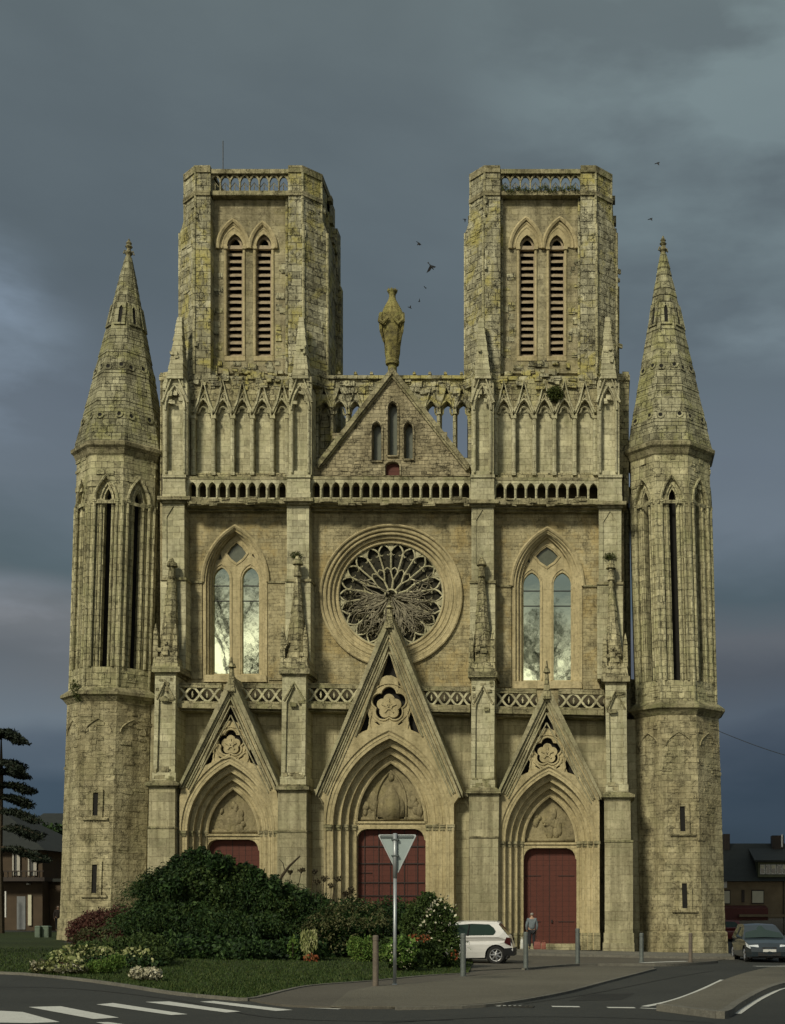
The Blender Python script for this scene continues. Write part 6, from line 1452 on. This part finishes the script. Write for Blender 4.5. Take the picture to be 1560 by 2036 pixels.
hb(MB(), 1474, 1769, 1480, 1794, Yr - .06, Yr + .05).build('narrow_window', M['frame'], rt)
hb(MB(), 1557, 1752, 1559, 1880, Yr - .12, Yr).build('drainpipe', M['frame'], rt)
hb(MB(), 1437, 1749, 1445, 1765, Yr - .1, Yr).build('vent_panel', M['white'], rt)
sh = MB(); a, b = WY(1400, 1800, Yr - 1.6), WY(1527, 1800, Yr - 1.6); sh.rings([[(a.x, Yr - 1.6, WY(0, 1806, Yr-1.6).z), (b.x, Yr - 1.6, WY(0, 1806, Yr-1.6).z), (b.x, Yr, a.z), (a.x, Yr, a.z)], [(a.x, Yr - 1.6, WY(0, 1830, Yr-1.6).z), (b.x, Yr - 1.6, WY(0, 1830, Yr-1.6).z), (b.x, Yr, WY(0, 1818, Yr).z), (a.x, Yr, WY(0, 1818, Yr).z)]]); sh.build('awning', M['redshop'], rt)
hb(MB(), 1470, 1818, 1700, 1823, Yr - 2.2, Yr - 1.7).build('shop_fascia', M['tan'], rt); hb(MB(), 1440, 1826, 1700, 1868, Yr - .1, Yr).build('shop_window', M['glassd'], rt)

# ================================================================ CARS
M['tyre'] = plain('tyre_rubber', (.012, .012, .012), .85); M['rim'] = plain('alloy_rim', (.55, .55, .56), .3, .8, var=.15); M['carglass'] = plain('tinted_car_glass', (.018, .035, .025), .06, var=.1); M['plastic'] = plain('black_plastic', (.015, .015, .016), .6)
M['lamp'] = plain('headlamp_glass', (.62, .66, .70), .12, var=.1); M['tail'] = plain('tail_lamp_glass', (.06, .008, .007), .15); M['plate'] = plain('number_plate', (.6, .6, .58), .5, var=.1)
def car(label, loc, rot, paint, L=3.96, Wd=1.72, H=1.46, group=None, name='parked_car'):
    hw = Wd/2; rz = .31; ar = .37; xr_, xf = .58, L - .78
    root = empty(name, (0, 0, 0), label, 'car', group)
    def side(x, z):
        w = hw
        if z < .45: w -= (.45 - z)*.18
        if z > .90: w -= (z - .90)*.46
        e = min(x, L - x)
        if e < .55: w -= (.55 - e)**2 * .55
        return w
    def arc(c, n=10): return [(c + ar*math.cos(math.pi*i/n), rz + ar*math.sin(math.pi*i/n)*.98) for i in range(n + 1)]
    belt0, belt1 = .93, .90
    low = [(.02, .33), (.0, .50), (.03, .66), (.10, .80), (.13, belt0), (.5, belt0), (1.2, belt0), (2.2, belt1 + .01), (L - 1.05, belt1), (L - .6, .84), (L - .22, .74), (L - .03, .58), (L, .42), (L - .04, .24), (L - .3, .20), (xf + ar + .01, .22)] + arc(xf) + [(xf - ar - .01, .22), (2.0, .20), (xr_ + ar + .01, .22)] + arc(xr_) + [(xr_ - ar - .01, .26)]
    up = [(.13, belt0), (.30, 1.12), (.50, 1.36), (.46, 1.41), (.58, H - .015), (1.1, H), (1.7, H), (2.15, H - .05), (2.5, 1.25), (L - 1.05, belt1), (2.2, belt1 + .01), (1.2, belt0), (.5, belt0)]
    def skin(poly, caps=True):
        mb = MB(); tri = tessellate_polygon([[Vector((x, z, 0)) for x, z in poly]]); n = len(poly)
        vs = [(x, -side(x, z), z) for x, z in poly] + [(x, side(x, z), z) for x, z in poly]
        fs = [tuple(t) for t in tri] + [(t[2] + n, t[1] + n, t[0] + n) for t in tri]
        # cross strips, crowned in the middle
        m = 2*n; mids = [(x + (.04 if x > L*.8 else -.04 if x < .2 else 0), 0, z + (.035 if z > .7 else 0)) for x, z in poly]
        vs += mids
        for i in range(n):
            j = (i + 1) % n; fs += [(i, j, m + j, m + i), (m + i, m + j, n + j, n + i)]
        mb.add(vs, fs); return mb
    body = skin(low).build('body', paint, root); cab = skin(up).build('cabin', paint, root)
    # glass
    for s in (-1, 1):
        gl = [(.62, 1.06), (.68, 1.0), (2.6, .97), (2.45, 1.14), (2.05, 1.33), (1.4, 1.385), (.82, 1.36), (.66, 1.24), (.60, 1.14)]
        mb = MB(); vs = [(x, s*(side(x, z) + .006), z) for x, z in gl]; mb.add(vs, [tuple(range(len(gl)))]); gw = mb.build('side_window', M['carglass'], root)
        mb = MB()
        for x in (1.55,): mb.tube([(x, s*(side(x, .98) + .012), .98), (x - .05, s*(side(x, 1.37) + .012), 1.37)], .03, 4)
        mb.build('pillar', M['plastic'], gw)
        mb = MB(); mb.tube([(2.62, s*(hw - .03), .95), (2.55, s*(hw + .10), 1.0), (2.52, s*(hw + .12), 1.02)], [.03, .07, .06], 8); mb.build('wing_mirror', paint, root)
        mb = MB(); mb.tube([(1.5, s*(hw + .012), .78), (1.68, s*(hw + .012), .78)], .014, 5); mb.build('door_handle', M['plastic'], root)
        mb = MB(); z = .62; P_ = [(L - .42, .80), (L - .12, .68), (L - .06, .55), (L - .30, .62)]; mb.add([(x, s*(side(x, z_) + .012), z_) for x, z_ in P_] + [(L - .035, s*(side(L, .6) - .30), .60), (L - .10, s*(side(L, .6) - .28), .70)], [(0, 1, 2, 3), (1, 5, 4, 2)]); mb.build('headlight', M['lamp'], root)
        mb = MB(); P_ = [(.07, .62), (.30, .74), (.22, .92), (.10, .90)]; mb.add([(x, s*(side(x, z_) + .012), z_) for x, z_ in P_] + [(.015, s*(side(0, .6) - .12), .64), (.06, s*(side(0, .6) - .12), .88)], [(0, 1, 2, 3), (0, 3, 5, 4)]); mb.build('tail_light', M['tail'], root)
    def quad(nm, a, b, mat, inset=.07):
        (x0, z0), (x1, z1) = a, b; y0, y1 = side(x0, z0) - inset, side(x1, z1) - inset; off = .045 if x0 < 1 else .045
        sx = -1 if x0 < 1 else 1
        MB().add([(x0 + sx*.012, -y0, z0 + .01), (x0 + sx*.05, 0, z0 + .045), (x0 + sx*.012, y0, z0 + .01), (x1 + sx*.012, y1, z1 + .012), (x1 + sx*.03, 0, z1 + .045), (x1 + sx*.012, -y1, z1 + .012)], [(0, 1, 4, 5), (1, 2, 3, 4)]).build(nm, mat, root)
    quad('windscreen', (L - 1.10, .94), (2.2, 1.38), M['carglass']); quad('rear_window', (.19, .98), (.47, 1.34), M['carglass'])
    mb = MB(); ys_ = side(0, .4) - .02
    mb.add([(-.03, -ys_, .28), (-.03, ys_, .28), (-.04, ys_, .56), (-.04, -ys_, .56), (.35, -hw + .01, .28), (.35, hw - .01, .28), (.30, hw + .005, .54), (.30, -hw - .005, .54)], [(0, 1, 2, 3), (0, 3, 7, 4), (1, 5, 6, 2), (0, 4, 5, 1), (3, 2, 6, 7)]); mb.build('rear_bumper', M['plastic'], root)
    mb = MB(); mb.wbox((L - .03, -.45, .26), (L + .015, .45, .40)); mb.wbox((L - .06, -.28, .54), (L + .005, .28, .60)); mb.build('grille', M['plastic'], root)
    mb = MB(); mb.wbox((L + .01, -.26, .42), (L + .035, .26, .52)); mb.build('number_plate', M['plate'], root)
    mb = MB(); mb.wbox((.2, -hw + .12, .17), (L - .2, hw - .12, .34)); mb.build('underbody', M['plastic'], root)
    for x in (xr_, xf):
        for s in (-1, 1):
            mb = MB(); r_ = .315; mb.rings([[(x + rr*math.cos(2*math.pi*i/24), s*yy, rz + rr*math.sin(2*math.pi*i/24)) for i in range(24)] for yy, rr in ((hw - .24, r_ - .03), (hw - .22, r_), (hw - .06, r_), (hw - .03, r_ - .03), (hw - .035, .21), (hw - .08, .20))]); wh = mb.build('wheel', M['tyre'], root)
            mb = MB(); mb.rings([[(x + rr*math.cos(2*math.pi*i/24), s*yy, rz + rr*math.sin(2*math.pi*i/24)) for i in range(24)] for yy, rr in ((hw - .03, .215), (hw - .035, .19), (hw - .07, .18))], False, False)
            for k in range(7):
                a = 2*math.pi*k/7; mb.tube([(x, s*(hw - .04), rz), (x + .2*math.cos(a), s*(hw - .035), rz + .2*math.sin(a))], [.04, .025], 4)
            mb.tube([(x, s*(hw - .06), rz), (x, s*(hw - .02), rz)], .05, 8); mb.build('rim', M['rim'], wh)
            mb = MB(); mb.rings([[(x + (ar - .005)*math.cos(math.pi*i/12), s*yy, rz + (ar - .005)*.98*math.sin(math.pi*i/12)) for i in range(13)] for yy in (hw - .06, hw - .35)], False, False); mb.add([(x + (ar - .01)*math.cos(2*math.pi*i/20), s*(hw - .30), rz + (ar - .01)*math.sin(2*math.pi*i/20)) for i in range(20)], [tuple(range(20))]); mb.build('wheel_arch', M['plastic'], root)
    root.location = loc; root.rotation_euler = (0, 0, rot); return root
def paintm(name, c): 
    m = plain(name, c, .35, .0, var=.06, coat=.6); return m
g = G(990, 1917); k = g.y/F
# rear wheel stands at x = 990; the car points left, partly behind the rose bush
car('white hatchback parked with its tail out from behind the rose bush', (g.x + .58 - .08, g.y + .86, gz(g.x)), R(180), paintm('white_car_paint', (.62, .61, .60)))
g = G(1515, 1914); car('dark blue-grey car facing the viewer at the right edge', (g.x, g.y + 4.15, gz(g.x)), R(-90 + 4), paintm('dark_car_paint', (.022, .032, .040)), L=4.15, Wd=1.76, H=1.48)
g = G(1462, 1872); car('dark red car parked before the shop behind the right turret', (g.x + .4, g.y, gz(g.x)), R(200), paintm('dark_red_car_paint', (.13, .016, .014)))
g = G(1540, 1870); car('black car parked before the shop, half hidden by the dark car', (g.x + 1.6, g.y + 1, gz(g.x)), R(180), paintm('black_car_paint', (.015, .015, .017)))

# ================================================================ PEOPLE
def skin_obj(name, pts, edges, mat, parent, sub=2, root=0):
    me = bpy.data.meshes.new(name); me.from_pydata([p[0] for p in pts], edges, []); o = bpy.data.objects.new(name, me); COL.objects.link(o); me.materials.append(mat)
    m = o.modifiers.new('skin', 'SKIN'); m.use_smooth_shade = True
    for i, p in enumerate(pts):
        r = p[1]; me.skin_vertices[0].data[i].radius = (r, r) if isinstance(r, (int, float)) else r
    for i in range(len(pts)): me.skin_vertices[0].data[i].use_root = (i == root)
    s = o.modifiers.new('sub', 'SUBSURF'); s.levels = s.render_levels = sub
    if parent: o.parent = parent
    return o
M['skin'] = plain('skin', (.42, .26, .18), .6, var=.1)
def person(label, loc, rot, h, jacket, trousers, hair, hairlen=.0, scale=1.0):
    root = empty('person', loc, label, 'person')
    S = h/1.70
    v = lambda x, y, z: (x*S, y*S, z*S)
    # one continuous body: pelvis, spine, head, arms with hands, legs
    P_ = [(v(0, 0, .95), .14), (v(0, .0, 1.15), .125), (v(0, 0, 1.36), .13), (v(0, .01, 1.46), .06), (v(0, -.01, 1.53), .055), (v(0, -.01, 1.60), .088), (v(0, -.005, 1.67), .06),
          (v(.16, 0, 1.37), .065), (v(.23, .02, 1.10), .045), (v(.22, -.06, .88), .032), (v(.215, -.08, .80), .03), (v(-.16, 0, 1.37), .065), (v(-.23, .02, 1.10), .045), (v(-.22, -.06, .88), .032), (v(-.215, -.08, .80), .03),
          (v(.09, 0, .88), .095), (v(.10, -.02, .50), .06), (v(.10, .02, .10), .04), (v(.11, -.10, .03), .035), (v(-.09, 0, .88), .095), (v(-.10, .0, .50), .06), (v(-.10, .03, .10), .04), (v(-.11, -.09, .03), .035)]
    E_ = [(0, 1), (1, 2), (2, 3), (3, 4), (4, 5), (5, 6), (2, 7), (7, 8), (8, 9), (9, 10), (2, 11), (11, 12), (12, 13), (13, 14), (0, 15), (15, 16), (16, 17), (17, 18), (0, 19), (19, 20), (20, 21), (21, 22)]
    P_ = [(p, r*S) for p, r in P_]; body = skin_obj('body', P_, E_, M['skin'], root)
    for s in (1, -1):      # five fingers, curled
        for i, (dx, ln) in enumerate(((-.028, .055), (-.010, .07), (.008, .075), (.026, .065))):
            a = v(s*.215, -.08 + dx, .775); b = v(s*.212, -.08 + dx, .775 - ln*.6); c = v(s*.195, -.082 + dx, .775 - ln)
            skin_obj('finger', [(a, .010*S), (b, .009*S), (c, .007*S)], [(0, 1), (1, 2)], M['skin'], body, 1)
        skin_obj('thumb', [(v(s*.215, -.115, .80), .011*S), (v(s*.205, -.135, .775), .010*S), (v(s*.20, -.14, .75), .008*S)], [(0, 1), (1, 2)], M['skin'], body, 1)
    # face: nose, ears, eyes, mouth
    mb = MB(); mb.tube([v(0, -.085, 1.62), v(0, -.115, 1.585)], [.008*S, .016*S], 6)
    for s in (1, -1): mb.tube([v(s*.082, .0, 1.62), v(s*.09, .01, 1.585)], [.016*S, .010*S], 6)
    mb.build('nose_and_ears', M['skin'], root, True)
    mb = MB()
    for s in (1, -1): mb.tube([v(s*.022, -.093, 1.615), v(s*.042, -.088, 1.615)], .007*S, 5)
    mb.tube([v(-.022, -.092, 1.548), v(.022, -.092, 1.548)], .005*S, 5); mb.build('eyes_and_mouth', M['frame'], root)
    skin_obj('jacket', [((p[0]), r) for p, r in [((v(0, 0, .86),), .185*S), ((v(0, 0, 1.12),), .165*S), ((v(0, 0, 1.36),), .155*S), ((v(0, .01, 1.45),), .085*S), ((v(.17, 0, 1.37),), .085*S), ((v(.245, .02, 1.10),), .068*S), ((v(.228, -.06, .87),), .052*S), ((v(-.17, 0, 1.37),), .085*S), ((v(-.245, .02, 1.10),), .068*S), ((v(-.228, -.06, .87),), .052*S)]], [(0, 1), (1, 2), (2, 3), (2, 4), (4, 5), (5, 6), (2, 7), (7, 8), (8, 9)], jacket, root)
    skin_obj('trousers', [((p), r*S) for p, r in [(v(0, 0, .90), .145), (v(.09, 0, .82), .108), (v(.10, -.02, .50), .078), (v(.10, .02, .09), .062), (v(-.09, 0, .82), .108), (v(-.10, .0, .50), .078), (v(-.10, .03, .09), .062)]], [(0, 1), (1, 2), (2, 3), (0, 4), (4, 5), (5, 6)], trousers, root)
    for s, yy in ((1, -.10), (-1, -.09)): skin_obj('shoe', [(v(s*.105, .03, .045), .045*S), (v(s*.11, yy, .035), .042*S), (v(s*.115, yy - .06, .03), .03*S)], [(0, 1), (1, 2)], M['plastic'], root, 1)
    skin_obj('hair', [(v(0, .02, 1.67), .075*S), (v(0, .045, 1.62), .085*S), (v(0, .05, 1.555 - hairlen), .06*S)], [(0, 1), (1, 2)], hair, root)
    root.rotation_euler = (0, 0, rot); return root
g = G(1057, 1886); Yp = 59.2; x = WY(1057, 1880, Yp).x
person('person in a grey-blue jacket and dark trousers standing at the right red door', (x, Yp, gz(x) + .11), R(190), 1.66, plain('grey_blue_jacket', (.16, .19, .21), .9, var=.3, scale=6), plain('dark_trousers', (.02, .02, .024), .9), plain('grey_hair', (.34, .32, .29), .9, var=.3))
g = G(115, 1852); k = g.y/F; person('small distant person in dark clothes at the left foot of the left turret', (g.x, g.y, gz(g.x)), R(20), 1.55, plain('dark_coat', (.06, .045, .04), .9), plain('dark_legs', (.02, .02, .022), .9), plain('white_hair', (.5, .5, .48), .9))
def bag(px0, px1, y0, y1, Y, mat, label):
    a, b = WY(px0, y1, Y), WY(px1, y0, Y); cx_ = (a.x + b.x)/2; w = (b.x - a.x)/2; h = b.z - a.z; z0 = gz(cx_) + .115
    mb = MB(); mb.rings([[(cx_ + sx*w*f, Y + sy*.12*f2, z0 + t*h) for sx, sy in ((-1, -1), (-.3, -1.1), (.3, -1.1), (1, -1), (1, 1), (.3, 1.1), (-.3, 1.1), (-1, 1))] for t, f, f2 in ((0, .9, .9), (.1, 1, 1), (.6, .97, .9), (.95, .9, .5), (1, .85, .45))])
    o = mb.build('bag', mat); tag(o, label, 'bag')
    mb = MB(); mb.tube([(cx_ - w*.4, Y, z0 + h), (cx_ - w*.25, Y, z0 + h*1.25), (cx_ + w*.25, Y, z0 + h*1.25), (cx_ + w*.4, Y, z0 + h)], .012, 5); mb.build('handle', mat, o)
bag(1061, 1075, 1871, 1886, 58.9, plain('red_bag', (.22, .06, .045), .7, var=.3), 'pinkish red bag standing on the step right of the standing person')
bag(1076, 1085, 1872, 1886, 58.95, plain('dull_red_bag', (.26, .08, .05), .7, var=.3), 'smaller dull red bag beside the pinkish red one')
bag(1034.5, 1040, 1868, 1887, 58.9, plain('white_bag', (.6, .6, .56), .6), 'narrow white bag left of the standing person')
